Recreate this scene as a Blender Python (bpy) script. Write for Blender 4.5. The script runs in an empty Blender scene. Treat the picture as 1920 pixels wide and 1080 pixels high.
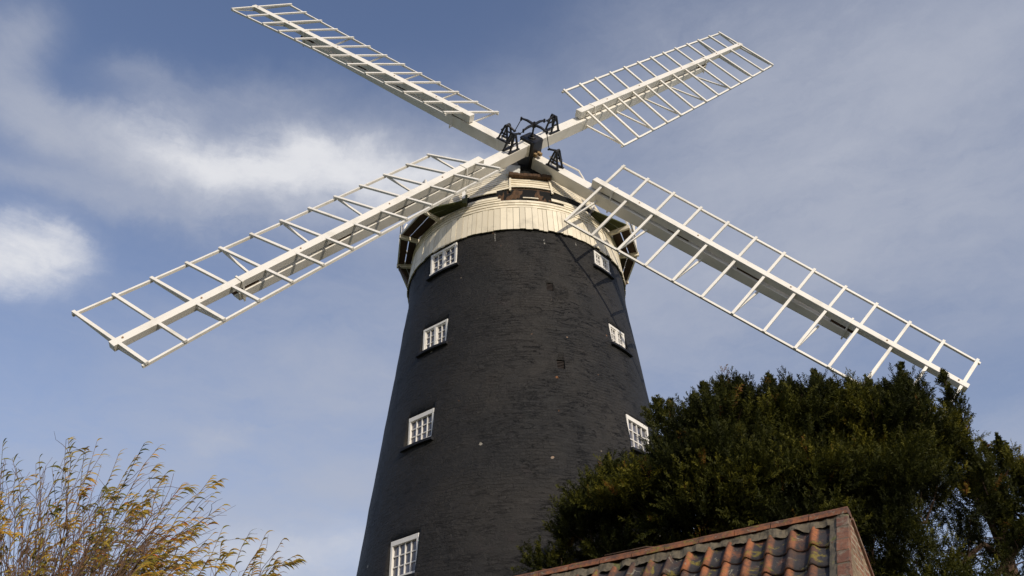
import bpy, bmesh, math, random
import numpy as np
from mathutils import Vector, Matrix, noise as mnoise

# ------------------------------------------------------------------ camera, sky, sun
scene = bpy.context.scene
col = scene.collection
PI = math.pi
cam_d = bpy.data.cameras.new("camera"); cam = bpy.data.objects.new("camera", cam_d); col.objects.link(cam)
CR = Vector((0.99954, 0.01762, -0.02466)); CU = Vector((0.0303, -0.58115, 0.81323)); CF = Vector((0.0, 0.8136, 0.58142))
cam.matrix_world = Matrix(((CR.x, CU.x, -CF.x, 0), (CR.y, CU.y, -CF.y, 0), (CR.z, CU.z, -CF.z, 1.6), (0, 0, 0, 1)))
cam_d.sensor_width = 36; cam_d.lens = 31.22; cam_d.shift_x = -0.01142
cam_d.clip_start = 0.1; cam_d.clip_end = 4000
scene.camera = cam
scene.render.resolution_x = 1024; scene.render.resolution_y = 576
vs = scene.view_settings
vs.view_transform = 'Standard'; vs.look = 'None'; vs.exposure = 0; vs.gamma = 1

SUN_AZ, SUN_EL = math.radians(34), math.radians(24)     # azimuth measured from -y towards +x
SD = Vector((math.sin(SUN_AZ) * math.cos(SUN_EL), -math.cos(SUN_AZ) * math.cos(SUN_EL), math.sin(SUN_EL)))
sl = bpy.data.lights.new("sun", 'SUN'); sl.energy = 3.2; sl.angle = math.radians(0.53); sl.color = (1, 0.90, 0.74)
so = bpy.data.objects.new("sun", sl); col.objects.link(so)
so.rotation_euler = SD.to_track_quat('Z', 'Y').to_euler(); so.location = (20, -20, 30)

world = bpy.data.worlds.new("World"); scene.world = world; world.use_nodes = True
wn = world.node_tree; wn.nodes.clear()

class NB:
    def __init__(s, tree): s.t = tree; s.n = tree.nodes; s.l = tree.links
    def node(s, typ, **kw):
        nd = s.n.new(typ)
        for k, v in kw.items(): setattr(nd, k, v)
        return nd
    def set(s, sock, v):
        if isinstance(v, bpy.types.NodeSocket): s.l.new(v, sock)
        elif v is not None: sock.default_value = v
    def math(s, op, a, b=None, c=None, clamp=False):
        nd = s.node('ShaderNodeMath', operation=op, use_clamp=clamp)
        s.set(nd.inputs[0], a); s.set(nd.inputs[1], b); s.set(nd.inputs[2], c)
        return nd.outputs[0]
    def vmath(s, op, a, b=None):
        nd = s.node('ShaderNodeVectorMath', operation=op)
        s.set(nd.inputs[0], a)
        if b is not None:
            if op == 'SCALE': s.set(nd.inputs['Scale'], b)
            else: s.set(nd.inputs[1], b)
        return nd.outputs['Value'] if op in ('DOT_PRODUCT', 'LENGTH') else nd.outputs[0]
    def mix(s, f, a, b, blend='MIX'):
        nd = s.node('ShaderNodeMix', data_type='RGBA', blend_type=blend)
        s.set(nd.inputs[0], f)
        for i, v in ((6, a), (7, b)):
            if isinstance(v, (tuple, list)) and len(v) == 3: v = (*v, 1)
            s.set(nd.inputs[i], v)
        return nd.outputs[2]
    def noise(s, vec, scale=5, detail=4, rough=0.55, dist=0, out='Fac'):
        nd = s.node('ShaderNodeTexNoise')
        s.set(nd.inputs['Vector'], vec); nd.inputs['Scale'].default_value = scale
        nd.inputs['Detail'].default_value = detail; nd.inputs['Roughness'].default_value = rough
        nd.inputs['Distortion'].default_value = dist
        return nd.outputs[out]
    def ramp(s, f, stops, interp='LINEAR'):
        nd = s.node('ShaderNodeValToRGB'); nd.color_ramp.interpolation = interp
        el = nd.color_ramp.elements
        while len(el) < len(stops): el.new(0.5)
        for e, (p, c) in zip(el, stops):
            e.position = p; e.color = c if len(c) == 4 else (*c, 1)
        s.set(nd.inputs[0], f)
        return nd.outputs[0]
    def smooth(s, x, lo, hi):
        nd = s.node('ShaderNodeMapRange', interpolation_type='SMOOTHSTEP')
        s.set(nd.inputs[0], x); nd.inputs[1].default_value = lo; nd.inputs[2].default_value = hi
        return nd.outputs[0]
    def mapping(s, vec, scale=(1, 1, 1), rot=(0, 0, 0), loc=(0, 0, 0)):
        nd = s.node('ShaderNodeMapping'); s.set(nd.inputs[0], vec)
        nd.inputs[1].default_value = loc; nd.inputs[2].default_value = rot; nd.inputs[3].default_value = scale
        return nd.outputs[0]

def build_sky():
    b = NB(wn)
    out = b.node('ShaderNodeOutputWorld'); bg = b.node('ShaderNodeBackground')
    b.l.new(bg.outputs[0], out.inputs[0]); bg.inputs[1].default_value = 0.14
    sky = b.node('ShaderNodeTexSky', sky_type='NISHITA'); sky.sun_disc = False
    sky.sun_elevation = SUN_EL; sky.sun_rotation = math.radians(180) - SUN_AZ
    sky.air_density = 1.0; sky.dust_density = 1.2; sky.ozone_density = 1.3
    d = b.node('ShaderNodeTexCoord').outputs['Generated']
    warp = b.noise(d, 2.6, 5, 0.6, 0.3, out='Color')
    warp = b.vmath('SCALE', b.vmath('SUBTRACT', warp, (0.5, 0.5, 0.5)), 0.11)
    warp2 = b.vmath('SCALE', b.vmath('SUBTRACT', b.noise(d, 9, 7, 0.68, 0.2, out='Color'), (0.5, 0.5, 0.5)), 0.055)
    dw = b.vmath('ADD', b.vmath('ADD', d, warp), warp2)
    def blob(c, sx, sy, rot, w):
        c = Vector(c).normalized(); a = c.cross(Vector((0, 0, 1))).normalized(); u = a.cross(c)
        r = math.radians(rot); A = (a * math.cos(r) + u * math.sin(r)) / sx; U = (u * math.cos(r) - a * math.sin(r)) / sy
        x = b.math('SUBTRACT', b.vmath('DOT_PRODUCT', dw, tuple(A)), c.dot(A))
        y = b.math('SUBTRACT', b.vmath('DOT_PRODUCT', dw, tuple(U)), c.dot(U))
        e = b.math('ADD', b.math('MULTIPLY', x, x), b.math('MULTIPLY', y, y))
        return b.math('MULTIPLY', b.math('EXPONENT', b.math('MULTIPLY', e, -1.0)), w)
    def total(lst):
        t = None
        for q in lst:
            v = blob(*q); t = v if t is None else b.math('ADD', t, v)
        return t
    # bright cumulus and cirrus banks (centre direction, half sizes in radians, tilt, weight)
    bright = total(CLOUDS)
    veil = total(VEILS)
    st = b.mapping(d, scale=(2.2, 1.0, 9.0), rot=(0, math.radians(28), 0))
    wisp = b.noise(st, 1.5, 7, 0.62, 0.5)
    fine = b.noise(b.mapping(d, scale=(1, 1, 1.7)), 5.5, 9, 0.6, 0.25)
    tex = b.math('ADD', b.math('MULTIPLY', b.math('SUBTRACT', wisp, 0.5), 0.9), b.math('MULTIPLY', b.math('SUBTRACT', fine, 0.5), 0.9))
    fib = b.noise(b.mapping(b.vmath('ADD', d, warp2), scale=(1.0, 1.0, 3.2), rot=(0, math.radians(-24), 0)), 16, 9, 0.68, 0.9)
    tex = b.math('ADD', tex, b.math('MULTIPLY', b.math('SUBTRACT', fib, 0.5), 0.5))
    streak = b.noise(b.mapping(b.vmath('ADD', d, warp2), scale=(1.6, 1.0, 5.0), rot=(0, math.radians(32), 0)), 3.2, 9, 0.66, 0.7)
    vt = b.math('ADD', b.math('MULTIPLY', tex, 1.1), b.math('MULTIPLY', b.math('SUBTRACT', streak, 0.5), 1.6))
    vm = b.math('MULTIPLY', veil, b.math('MAXIMUM', b.math('ADD', 1.0, vt), 0.05))
    vm = b.math('SUBTRACT', 1.0, b.math('EXPONENT', b.math('MULTIPLY', vm, -1.25)), clamp=True)
    bm_ = b.math('MULTIPLY', bright, b.math('ADD', 1.0, b.math('MULTIPLY', tex, 1.3)))
    bm_ = b.smooth(bm_, 0.0, 1.15)
    base = b.mix(1.0, sky.outputs[0], SKY_TINT, 'MULTIPLY')
    c1 = b.mix(vm, b.mix(0.03, base, VEIL_COL), VEIL_COL)
    c2 = b.mix(b.math('MULTIPLY', bm_, 0.96), c1, BRIGHT_COL)
    b.l.new(c2, bg.inputs[0])
SKY_TINT = (1.0, 0.96, 1.07)
VEIL_COL = (3.2, 3.42, 4.05)
BRIGHT_COL = (5.5, 5.55, 5.8)
CLOUDS = [((-0.497, 0.681, 0.537), 0.063, 0.032, 10, 0.95), ((-0.462, 0.689, 0.559), 0.035, 0.018, 0, 0.35), ((-0.271, 0.691, 0.67), 0.139, 0.047, 8, 0.62), ((-0.239, 0.692, 0.681), 0.073, 0.028, 10, 0.35), ((-0.093, 0.735, 0.671), 0.13, 0.044, 5, 0.5), ((-0.347, 0.666, 0.66), 0.08, 0.032, 0, 0.3), ((-0.162, 0.721, 0.673), 0.192, 0.029, 3, 0.25), ((-0.213, 0.919, 0.331), 0.236, 0.033, 5, 0.42), ((0.06, 0.938, 0.341), 0.17, 0.045, 0, 0.2), ((0.329, 0.689, 0.646), 0.087, 0.033, 30, 0.16), ((-0.315, 0.851, 0.42), 0.038, 0.013, 8, 0.2)]
VEILS = [((-0.482, 0.544, 0.687), 0.03, 0.039, -15, 0.65), ((-0.473, 0.601, 0.645), 0.063, 0.029, -5, 0.75), ((-0.408, 0.651, 0.64), 0.093, 0.031, -5, 0.7), ((-0.308, 0.641, 0.703), 0.081, 0.027, 22, 0.42), ((-0.373, 0.604, 0.705), 0.041, 0.015, 15, 0.3), ((-0.241, 0.723, 0.647), 0.216, 0.051, 5, 0.6), ((-0.451, 0.662, 0.598), 0.11, 0.017, 10, 0.5), ((-0.131, 0.697, 0.705), 0.128, 0.041, 0, 0.35), ((0.298, 0.688, 0.662), 0.248, 0.138, 15, 0.7), ((0.427, 0.579, 0.695), 0.177, 0.108, 10, 0.55), ((0.206, 0.633, 0.746), 0.117, 0.089, 0, 0.6), ((0.217, 0.777, 0.591), 0.243, 0.087, 10, 0.35), ((0.297, 0.775, 0.557), 0.392, 0.112, 0, 0.4), ((-0.315, 0.851, 0.42), 0.038, 0.015, 10, 0.45), ((-0.203, 0.902, 0.381), 0.168, 0.025, 12, 0.4), ((-0.212, 0.923, 0.321), 0.262, 0.041, 5, 0.6), ((-0.445, 0.809, 0.383), 0.119, 0.015, 8, 0.2), ((0.464, 0.804, 0.371), 0.078, 0.029, 10, 0.3), ((-0.197, 0.833, 0.516), 0.174, 0.11, 0, 0.45), ((0.42, 0.7, 0.578), 0.155, 0.083, 10, 0.2), ((0.004, 0.693, 0.721), 0.088, 0.059, 0, 0.25), ((-0.424, 0.815, 0.394), 0.304, 0.076, 5, 0.3), ((0.004, 0.918, 0.396), 0.522, 0.133, 0, 0.38), ((-0.447, 0.738, 0.505), 0.152, 0.061, 0, 0.12)]
VEILS += [((0, 1, 0.08), 1.4, 0.16, 0, 0.8), ((-0.9, -0.2, 0.3), 0.8, 0.3, 0, 0.6), ((0.8, -0.3, 0.3), 0.8, 0.3, 0, 0.6), ((0.1, -1, 0.4), 0.9, 0.3, 0, 0.6)]
build_sky()

# ------------------------------------------------------------------ helpers
random.seed(7)
rng = np.random.default_rng(11)
WPOS = {}
class MB:
    def __init__(s): s.v = []; s.f = []; s.m = []
    def poly(s, pts, m=0):
        i = len(s.v); s.v += [tuple(p) for p in pts]; s.f.append(tuple(range(i, i + len(pts)))); s.m.append(m)
    def box(s, c, ax, ay, az, m=0, taper=None):
        """c centre; ax, ay, az half-extent vectors"""
        c, ax, ay, az = map(Vector, (c, ax, ay, az)); i = len(s.v)
        for z in (-1, 1):
            for x, y in ((-1, -1), (1, -1), (1, 1), (-1, 1)):
                s.v.append(tuple(c + ax * x + ay * y + az * z))
        fl = ((0, 3, 2, 1), (4, 5, 6, 7), (0, 1, 5, 4), (1, 2, 6, 5), (2, 3, 7, 6), (3, 0, 4, 7))
        if ax.cross(ay).dot(az) < 0: fl = tuple(tuple(reversed(q)) for q in fl)
        for q in fl: s.f.append(tuple(i + k for k in q)); s.m.append(m)
    def bar(s, a, b, w, h, up, m=0, w2=None, h2=None):
        """square bar from a to b; w along (dir x up), h along up; bevel-free, tapering"""
        a, b, up = Vector(a), Vector(b), Vector(up); d = (b - a).normalized()
        side = d.cross(up).normalized(); up = side.cross(d).normalized(); i = len(s.v)
        for p, ww, hh in ((a, w, h), (b, w2 or w, h2 or h)):
            for x, y in ((-1, -1), (1, -1), (1, 1), (-1, 1)): s.v.append(tuple(p + side * x * ww / 2 + up * y * hh / 2))
        for q in ((0, 1, 2, 3), (7, 6, 5, 4), (0, 4, 5, 1), (1, 5, 6, 2), (2, 6, 7, 3), (3, 7, 4, 0)):
            s.f.append(tuple(i + k for k in q)); s.m.append(m)
    def tube(s, pts, rad, n=6, m=0, cap=True):
        pts = [Vector(p) for p in pts]; rs = rad if isinstance(rad, (list, tuple)) else [rad] * len(pts)
        i0 = len(s.v); ref = Vector((0.3, 0.2, 1)).normalized()
        for k, p in enumerate(pts):
            d = (pts[min(k + 1, len(pts) - 1)] - pts[max(k - 1, 0)]).normalized()
            x = d.cross(ref)
            if x.length < 1e-3: x = d.cross(Vector((1, 0, 0)))
            x.normalize(); y = d.cross(x)
            for j in range(n):
                a = 2 * PI * j / n; s.v.append(tuple(p + (x * math.cos(a) + y * math.sin(a)) * rs[k]))
        for k in range(len(pts) - 1):
            for j in range(n):
                a = i0 + k * n + j; c = i0 + k * n + (j + 1) % n
                s.f.append((a, c, c + n, a + n)); s.m.append(m)
        if cap:
            s.f.append(tuple(i0 + j for j in range(n))[::-1]); s.m.append(m)
            s.f.append(tuple(i0 + (len(pts) - 1) * n + j for j in range(n))); s.m.append(m)
    def mesh(s, name, mats, origin=(0, 0, 0), smooth=False):
        me = bpy.data.meshes.new(name)
        o = Vector(origin)
        me.from_pydata([tuple(Vector(v) - o) for v in s.v], [], s.f)
        for m in mats: me.materials.append(m)
        if len(mats) > 1: me.polygons.foreach_set('material_index', s.m)
        if smooth: me.polygons.foreach_set('use_smooth', [True] * len(me.polygons))
        me.update()
        return me

def tag(o, label=None, cat=None, group=None, kind=None):
    if label: o['label'] = label
    if cat: o['category'] = cat
    if group: o['group'] = group
    if kind: o['kind'] = kind
    return o
def empty(name, loc):
    o = bpy.data.objects.new(name, None); o.empty_display_size = 0.3; col.objects.link(o); o.location = loc; WPOS[o.name] = Vector(loc)
    return o
def obj(name, mb, mats, parent=None, origin=None, smooth=False, bevel=0, angle=None):
    """mb holds WORLD coordinates; the object is placed at origin and hung on its parent"""
    if not isinstance(mats, (list, tuple)): mats = [mats]
    if origin is None:
        a = np.array(mb.v); origin = tuple((a.min(0) + a.max(0)) / 2) if parent is not None else (float(a[:, 0].mean()), float(a[:, 1].mean()), float(a[:, 2].min()))
    me = mb.mesh(name, mats, origin, smooth)
    o = bpy.data.objects.new(name, me); col.objects.link(o)
    if parent is not None:
        o.parent = parent; o.location = Vector(origin) - WPOS[parent.name]
    else: o.location = origin
    WPOS[o.name] = Vector(origin)
    if bevel:
        md = o.modifiers.new('bevel', 'BEVEL'); md.width = bevel; md.segments = 2; md.limit_method = 'ANGLE'; md.angle_limit = math.radians(50)
    return o

def obj_each(name, mb, mats, parent, bevel=0, per=6):
    """every box (per faces) of the builder becomes an object of its own"""
    out = []
    for a in range(0, len(mb.f), per):
        fs = mb.f[a:a + per]; ids = sorted({i for f in fs for i in f}); mp = {v: k for k, v in enumerate(ids)}
        m2 = MB(); m2.v = [mb.v[i] for i in ids]; m2.f = [tuple(mp[i] for i in f) for f in fs]; m2.m = [0] * len(fs)
        out.append(obj(name, m2, mats, parent, bevel=bevel))
    return out
# ------------------------------------------------------------------ materials
def new_mat(name):
    m = bpy.data.materials.new(name); m.use_nodes = True; t = m.node_tree
    b = NB(t); p = t.nodes['Principled BSDF']
    return m, b, p
def bump(b, p, h, strength=0.3, dist=0.02):
    nd = b.node('ShaderNodeBump'); nd.inputs['Strength'].default_value = strength; nd.inputs['Distance'].default_value = dist
    b.set(nd.inputs['Height'], h); b.l.new(nd.outputs[0], p.inputs['Normal'])
def geo_pos(b): return b.node('ShaderNodeNewGeometry').outputs['Position']
def island(b): return b.node('ShaderNodeNewGeometry').outputs['Random Per Island']

def painted_wood(name, base, dirt, dirt_amt=0.5, rough=0.55, scale=2.0, rand=0.08, flake=None):
    m, b, p = new_mat(name); pos = geo_pos(b)
    n1 = b.noise(pos, scale, 6, 0.6, 0.4); n2 = b.noise(pos, scale * 9, 5, 0.65)
    c = b.mix(b.math('MULTIPLY', b.smooth(n1, 0.45, 0.8), dirt_amt), base, dirt)
    c = b.mix(b.math('MULTIPLY', b.smooth(n2, 0.58, 0.75), 0.35 * dirt_amt), c, dirt)
    rr = b.math('ADD', 1 - rand, b.math('MULTIPLY', island(b), rand * 2))
    c = b.mix(1.0, c, b.node('ShaderNodeCombineColor').outputs[0], 'MULTIPLY')
    cc = c.node.inputs[7].links[0].from_node
    for i in range(3): b.l.new(rr, cc.inputs[i])
    if flake:
        n3 = b.noise(b.mapping(pos, scale=(1, 1, 1)), scale * 6, 8, 0.7, 0.6)
        c = b.mix(b.smooth(n3, flake[0], flake[0] + 0.03), c, flake[1])
    b.l.new(c, p.inputs['Base Color']); p.inputs['Roughness'].default_value = rough
    if rough > 0.52: bump(b, p, b.noise(pos, 40, 4, 0.6), 0.12, 0.005)
    return m
M = {}
M['sail'] = painted_wood('sail_paint', (0.80, 0.765, 0.70), (0.46, 0.42, 0.33), 0.5, 0.5, 2.2, 0.05, (0.70, (0.36, 0.25, 0.14)))
M['rust'] = painted_wood('rusty_bolt', (0.30, 0.17, 0.08), (0.12, 0.07, 0.04), 0.6, 0.8, 30)
M['cream'] = painted_wood('cream_boards', (0.77, 0.695, 0.545), (0.42, 0.38, 0.30), 0.8, 0.6, 2.6, 0.13, (0.71, (0.30, 0.24, 0.16)))
M['white_win'] = painted_wood('window_paint', (0.78, 0.75, 0.70), (0.5, 0.46, 0.4), 0.3, 0.5, 6, 0.03)
M['rotten'] = painted_wood('rotten_oak', (0.085, 0.045, 0.022), (0.02, 0.012, 0.008), 0.9, 0.9, 7, 0.25, (0.68, (0.09, 0.08, 0.03)))
M['deck'] = painted_wood('deck_boards', (0.055, 0.028, 0.016), (0.025, 0.03, 0.008), 0.8, 0.85, 3, 0.25)
M['moss'] = painted_wood('mossy_boards', (0.045, 0.05, 0.012), (0.02, 0.018, 0.008), 0.8, 0.9, 4, 0.25)
def iron():
    m, b, p = new_mat('black_iron'); pos = geo_pos(b)
    c = b.mix(b.smooth(b.noise(pos, 9, 5, 0.6), 0.45, 0.75), (0.012, 0.012, 0.014), (0.035, 0.03, 0.027))
    b.l.new(c, p.inputs['Base Color']); p.inputs['Roughness'].default_value = 0.42; p.inputs['Specular IOR Level'].default_value = 0.4
    bump(b, p, b.noise(pos, 30, 4), 0.2, 0.006)
    return m
M['iron'] = iron()
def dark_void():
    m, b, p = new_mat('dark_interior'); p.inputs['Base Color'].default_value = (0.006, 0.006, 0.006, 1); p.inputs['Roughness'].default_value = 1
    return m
M['void'] = dark_void()

TC = Vector((-0.168, 16.76, 0))      # tower axis
RC, KT = 3.6496, 0.1064
def r_at(z): return RC - KT * (z - 1.6)
AZ = math.radians(9.59)
def cyl(phi, r, z):
    """phi in degrees from -y towards +x about the tower axis"""
    a = math.radians(phi); return Vector((TC.x + r * math.sin(a), TC.y - r * math.cos(a), z))

def tower_mat():
    m, b, p = new_mat('tarred_brick'); pos = geo_pos(b)
    uv = b.node('ShaderNodeUVMap').outputs[0]
    w = b.vmath('SCALE', b.vmath('SUBTRACT', b.noise(pos, 3.5, 6, 0.65, out='Color'), (0.5, 0.5, 0.5)), 0.11)
    uvw = b.vmath('ADD', uv, w)
    br = b.node('ShaderNodeTexBrick'); b.l.new(uvw, br.inputs['Vector'])
    br.inputs['Scale'].default_value = 1.0; br.inputs['Brick Width'].default_value = 0.20; br.inputs['Row Height'].default_value = 0.065
    br.inputs['Mortar Size'].default_value = 0.007; br.inputs['Mortar Smooth'].default_value = 0.6; br.inputs['Bias'].default_value = 0
    for k, v in (('Color1', (0.8, 0.8, 0.8, 1)), ('Color2', (1, 1, 1, 1)), ('Mortar', (0, 0, 0, 1))): br.inputs[k].default_value = v
    patch = b.smooth(b.noise(pos, 1.1, 6, 0.65, 0.8), 0.38, 0.56)       # rendered-over smooth areas
    bh = b.math('MULTIPLY', b.math('SUBTRACT', 1.0, b.math('MULTIPLY', patch, 0.88)), br.outputs[0])
    lump = b.noise(b.mapping(pos, scale=(1, 1, 1.9)), 5, 9, 0.74, 0.6); grit = b.noise(pos, 55, 4, 0.6)
    cr = b.noise(b.mapping(pos, scale=(1.5, 1.5, 7)), 1.3, 7, 0.62, 1.0)
    crack = b.math('SUBTRACT', 1.0, b.smooth(b.math('ABSOLUTE', b.math('SUBTRACT', cr, 0.5)), 0.0, 0.016))
    crack = b.math('MULTIPLY', crack, b.smooth(b.noise(pos, 1.9, 4), 0.46, 0.6))
    h = b.math('ADD', b.math('MULTIPLY', bh, 0.52), b.math('MULTIPLY', lump, 1.5))
    h = b.math('ADD', h, b.math('MULTIPLY', grit, 0.12)); h = b.math('SUBTRACT', h, b.math('MULTIPLY', crack, 1.1))
    base = b.mix(b.smooth(b.noise(pos, 0.6, 6, 0.6, 0.6), 0.35, 0.7), (0.0135, 0.0130, 0.0130), (0.0245, 0.0215, 0.0188))
    base = b.mix(b.math('MULTIPLY', b.smooth(b.noise(b.mapping(pos, scale=(5, 5, 0.5)), 1.2, 6, 0.7), 0.55, 0.85), 0.4), base, (0.034, 0.032, 0.030))
    base = b.mix(b.math('MULTIPLY', b.smooth(b.noise(pos, 2.3, 4), 0.6, 0.8), 0.45), base, (0.035, 0.025, 0.024))
    base = b.mix(b.math('MULTIPLY', b.smooth(lump, 0.56, 0.70), 0.35), base, (0.036, 0.033, 0.031))
    base = b.mix(b.math('MULTIPLY', crack, 0.7), base, (0.006, 0.006, 0.006))
    # small chips where the tar has come off, and bird streaks
    vo = b.node('ShaderNodeTexVoronoi'); b.l.new(uvw, vo.inputs['Vector']); vo.inputs['Scale'].default_value = 3.0; vo.inputs['Randomness'].default_value = 1
    sz = b.math('MULTIPLY', b.smooth(vo.outputs['Color'], 0.42, 0.85), 0.095)
    ch = b.math('LESS_THAN', b.math('ADD', vo.outputs['Distance'], b.math('MULTIPLY', b.math('SUBTRACT', b.noise(pos, 34, 5, 0.7), 0.45), 0.16)), sz)
    base = b.mix(b.math('MULTIPLY', ch, 0.95), base, b.mix(b.smooth(b.noise(pos, 3, 2), 0.4, 0.6), (0.33, 0.30, 0.25), (0.30, 0.13, 0.05)))
    vs_ = b.node('ShaderNodeTexVoronoi'); b.l.new(b.mapping(uvw, scale=(1, 0.16, 1)), vs_.inputs['Vector']); vs_.inputs['Scale'].default_value = 3.3
    s2 = b.math('LESS_THAN', vs_.outputs['Distance'], b.math('MULTIPLY', b.smooth(vs_.outputs['Color'], 0.48, 0.85), 0.075))
    base = b.mix(b.math('MULTIPLY', s2, b.smooth(b.noise(pos, 30, 3), 0.4, 0.6)), base, (0.30, 0.29, 0.27))
    b.l.new(base, p.inputs['Base Color']); p.inputs['Roughness'].default_value = 0.62; p.inputs['Specular IOR Level'].default_value = 0.32
    bump(b, p, h, 0.9, 0.034)
    return m
M['tower'] = tower_mat()
def black_paint():
    m, b, p = new_mat('black_sill'); pos = geo_pos(b)
    b.l.new(b.mix(b.noise(pos, 7, 4), (0.012, 0.012, 0.014), (0.032, 0.032, 0.036)), p.inputs['Base Color']); p.inputs['Roughness'].default_value = 0.5
    bump(b, p, b.noise(pos, 14, 5), 0.4, 0.01)
    return m
M['sill'] = black_paint()
def glass():
    m, b, p = new_mat('window_glass'); pos = geo_pos(b)
    c = b.mix(island(b), (0.05, 0.05, 0.065), (0.13, 0.13, 0.16))
    b.l.new(c, p.inputs['Base Color']); p.inputs['Roughness'].default_value = 0.08; p.inputs['Specular IOR Level'].default_value = 0.9
    bump(b, p, b.noise(pos, 3.0, 2), 0.12, 0.03)
    return m
M['glass'] = glass()

# ------------------------------------------------------------------ ground
def grass_mat():
    m, b, p = new_mat('grass'); pos = geo_pos(b)
    c = b.mix(b.noise(pos, 0.35, 8, 0.65), (0.035, 0.055, 0.014), (0.09, 0.10, 0.03))
    b.l.new(c, p.inputs['Base Color']); p.inputs['Roughness'].default_value = 0.9
    bump(b, p, b.noise(pos, 12, 8, 0.7), 0.6, 0.05)
    return m
g = MB(); N = 60
gv = lambda i, j: ((i / N - 0.5) * 2, (j / N - 0.5) * 2)
for j in range(N + 1):
    for i in range(N + 1):
        x, y = gv(i, j); x = math.copysign(abs(x) ** 2.2, x) * 1500; y = math.copysign(abs(y) ** 2.2, y) * 1500
        d = math.hypot(x, y - 12); h = 0 if d < 25 else (mnoise.noise((x * 0.01, y * 0.01, 0)) * min(6, (d - 25) * 0.02))
        g.v.append((x, y, h))
for j in range(N):
    for i in range(N):
        a = j * (N + 1) + i; g.f.append((a, a + 1, a + N + 2, a + N + 1)); g.m.append(0)
tag(obj('ground', g, grass_mat(), origin=(0, 0, 0), smooth=True), kind='structure')

# ------------------------------------------------------------------ windmill
mill = empty('windmill', (TC.x, TC.y, 0))
tag(mill, 'tall tapering black tarred brick windmill tower with white boarded cap and four open white sails', 'windmill')

# windows: (phi, z0, z1, width, kind)
WINS = [(-37.8, 12.71, 13.27, 0.74, 'pair'), (49.3, 12.84, 13.23, 0.52, 'pair'), (-37.8, 10.72, 11.28, 0.66, 'pair'), (50.8, 10.85, 11.32, 0.53, 'pair'),
        (-39.0, 8.65, 9.25, 0.65, 'sash'), (51.4, 8.50, 9.19, 0.72, 'sash'), (-38.8, 6.18, 6.85, 0.66, 'sash'), (54.0, 6.2, 6.9, 0.7, 'sash')]
VENTS = [(15.6, 11.73, 11.92, 0.13), (17.0, 9.84, 10.03, 0.15)]

def build_tower():
    bmw = bmesh.new(); nseg = 192; zs = [i * 0.25 for i in range(0, 54)] + [13.36]
    uvl = bmw.loops.layers.uv.new('UVMap'); rings = []
    for z in zs:
        ring = []
        for j in range(nseg):
            phi = 360 * j / nseg - 180; rr = r_at(z)
            if z > 12.55: rr = max(rr, r_at(12.75) - 0.004)
            pw = cyl(phi, rr, z)
            rr += 0.018 * mnoise.noise(pw * 0.9) + 0.010 * mnoise.noise(pw * 2.7)
            ring.append(bmw.verts.new(cyl(phi, rr, z)))
        rings.append(ring)
    for k in range(len(zs) - 1):
        for j in range(nseg):
            q = (rings[k][j], rings[k][(j + 1) % nseg], rings[k + 1][(j + 1) % nseg], rings[k + 1][j])
            f = bmw.faces.new(q); f.smooth = True
            for lp, (jj, zz) in zip(f.loops, ((j, zs[k]), (j + 1, zs[k]), (j + 1, zs[k + 1]), (j, zs[k + 1]))):
                lp[uvl].uv = (jj / nseg * 2 * PI * 2.8, zz)
    bmw.faces.new(rings[0][::-1]); bmw.faces.new(rings[-1])
    bmesh.ops.recalc_face_normals(bmw, faces=bmw.faces)
    me = bpy.data.meshes.new('tower_wall'); bmw.to_mesh(me); bmw.free(); me.materials.append(M['tower'])
    o = bpy.data.objects.new('tower_wall', me); col.objects.link(o)
    # cut the openings
    cut = MB()
    for phi, z0, z1, w, kind in WINS:
        rr = r_at((z0 + z1) / 2); a = math.radians(phi); nrm = Vector((math.sin(a), -math.cos(a), 0)); tan = Vector((math.cos(a), math.sin(a), 0))
        cut.box(cyl(phi, rr, (z0 + z1) / 2), nrm * 0.30, tan * (w / 2 + 0.012), (0, 0, (z1 - z0) / 2 + 0.012))
    for phi, z0, z1, w in VENTS:
        rr = r_at((z0 + z1) / 2); a = math.radians(phi); nrm = Vector((math.sin(a), -math.cos(a), 0)); tan = Vector((math.cos(a), math.sin(a), 0))
        cut.box(cyl(phi, rr, (z0 + z1) / 2), nrm * 0.10, tan * (w / 2), (0, 0, (z1 - z0) / 2))
    cme = cut.mesh('cutter', []); co = bpy.data.objects.new('cutter', cme); col.objects.link(co)
    md = o.modifiers.new('cut', 'BOOLEAN'); md.object = co; md.operation = 'DIFFERENCE'; md.solver = 'EXACT'
    dg = bpy.context.evaluated_depsgraph_get(); ev = o.evaluated_get(dg)
    me2 = bpy.data.meshes.new_from_object(ev, depsgraph=dg)
    o.modifiers.clear(); o.data = me2; bpy.data.objects.remove(co); bpy.data.meshes.remove(cme)
    me2.transform(Matrix.Translation(-Vector((TC.x, TC.y, 0))))
    me2.name = 'tower_wall'
    o.parent = mill; o.location = (0, 0, 0)
    WPOS[o.name] = Vector((TC.x, TC.y, 0))
build_tower()

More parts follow.
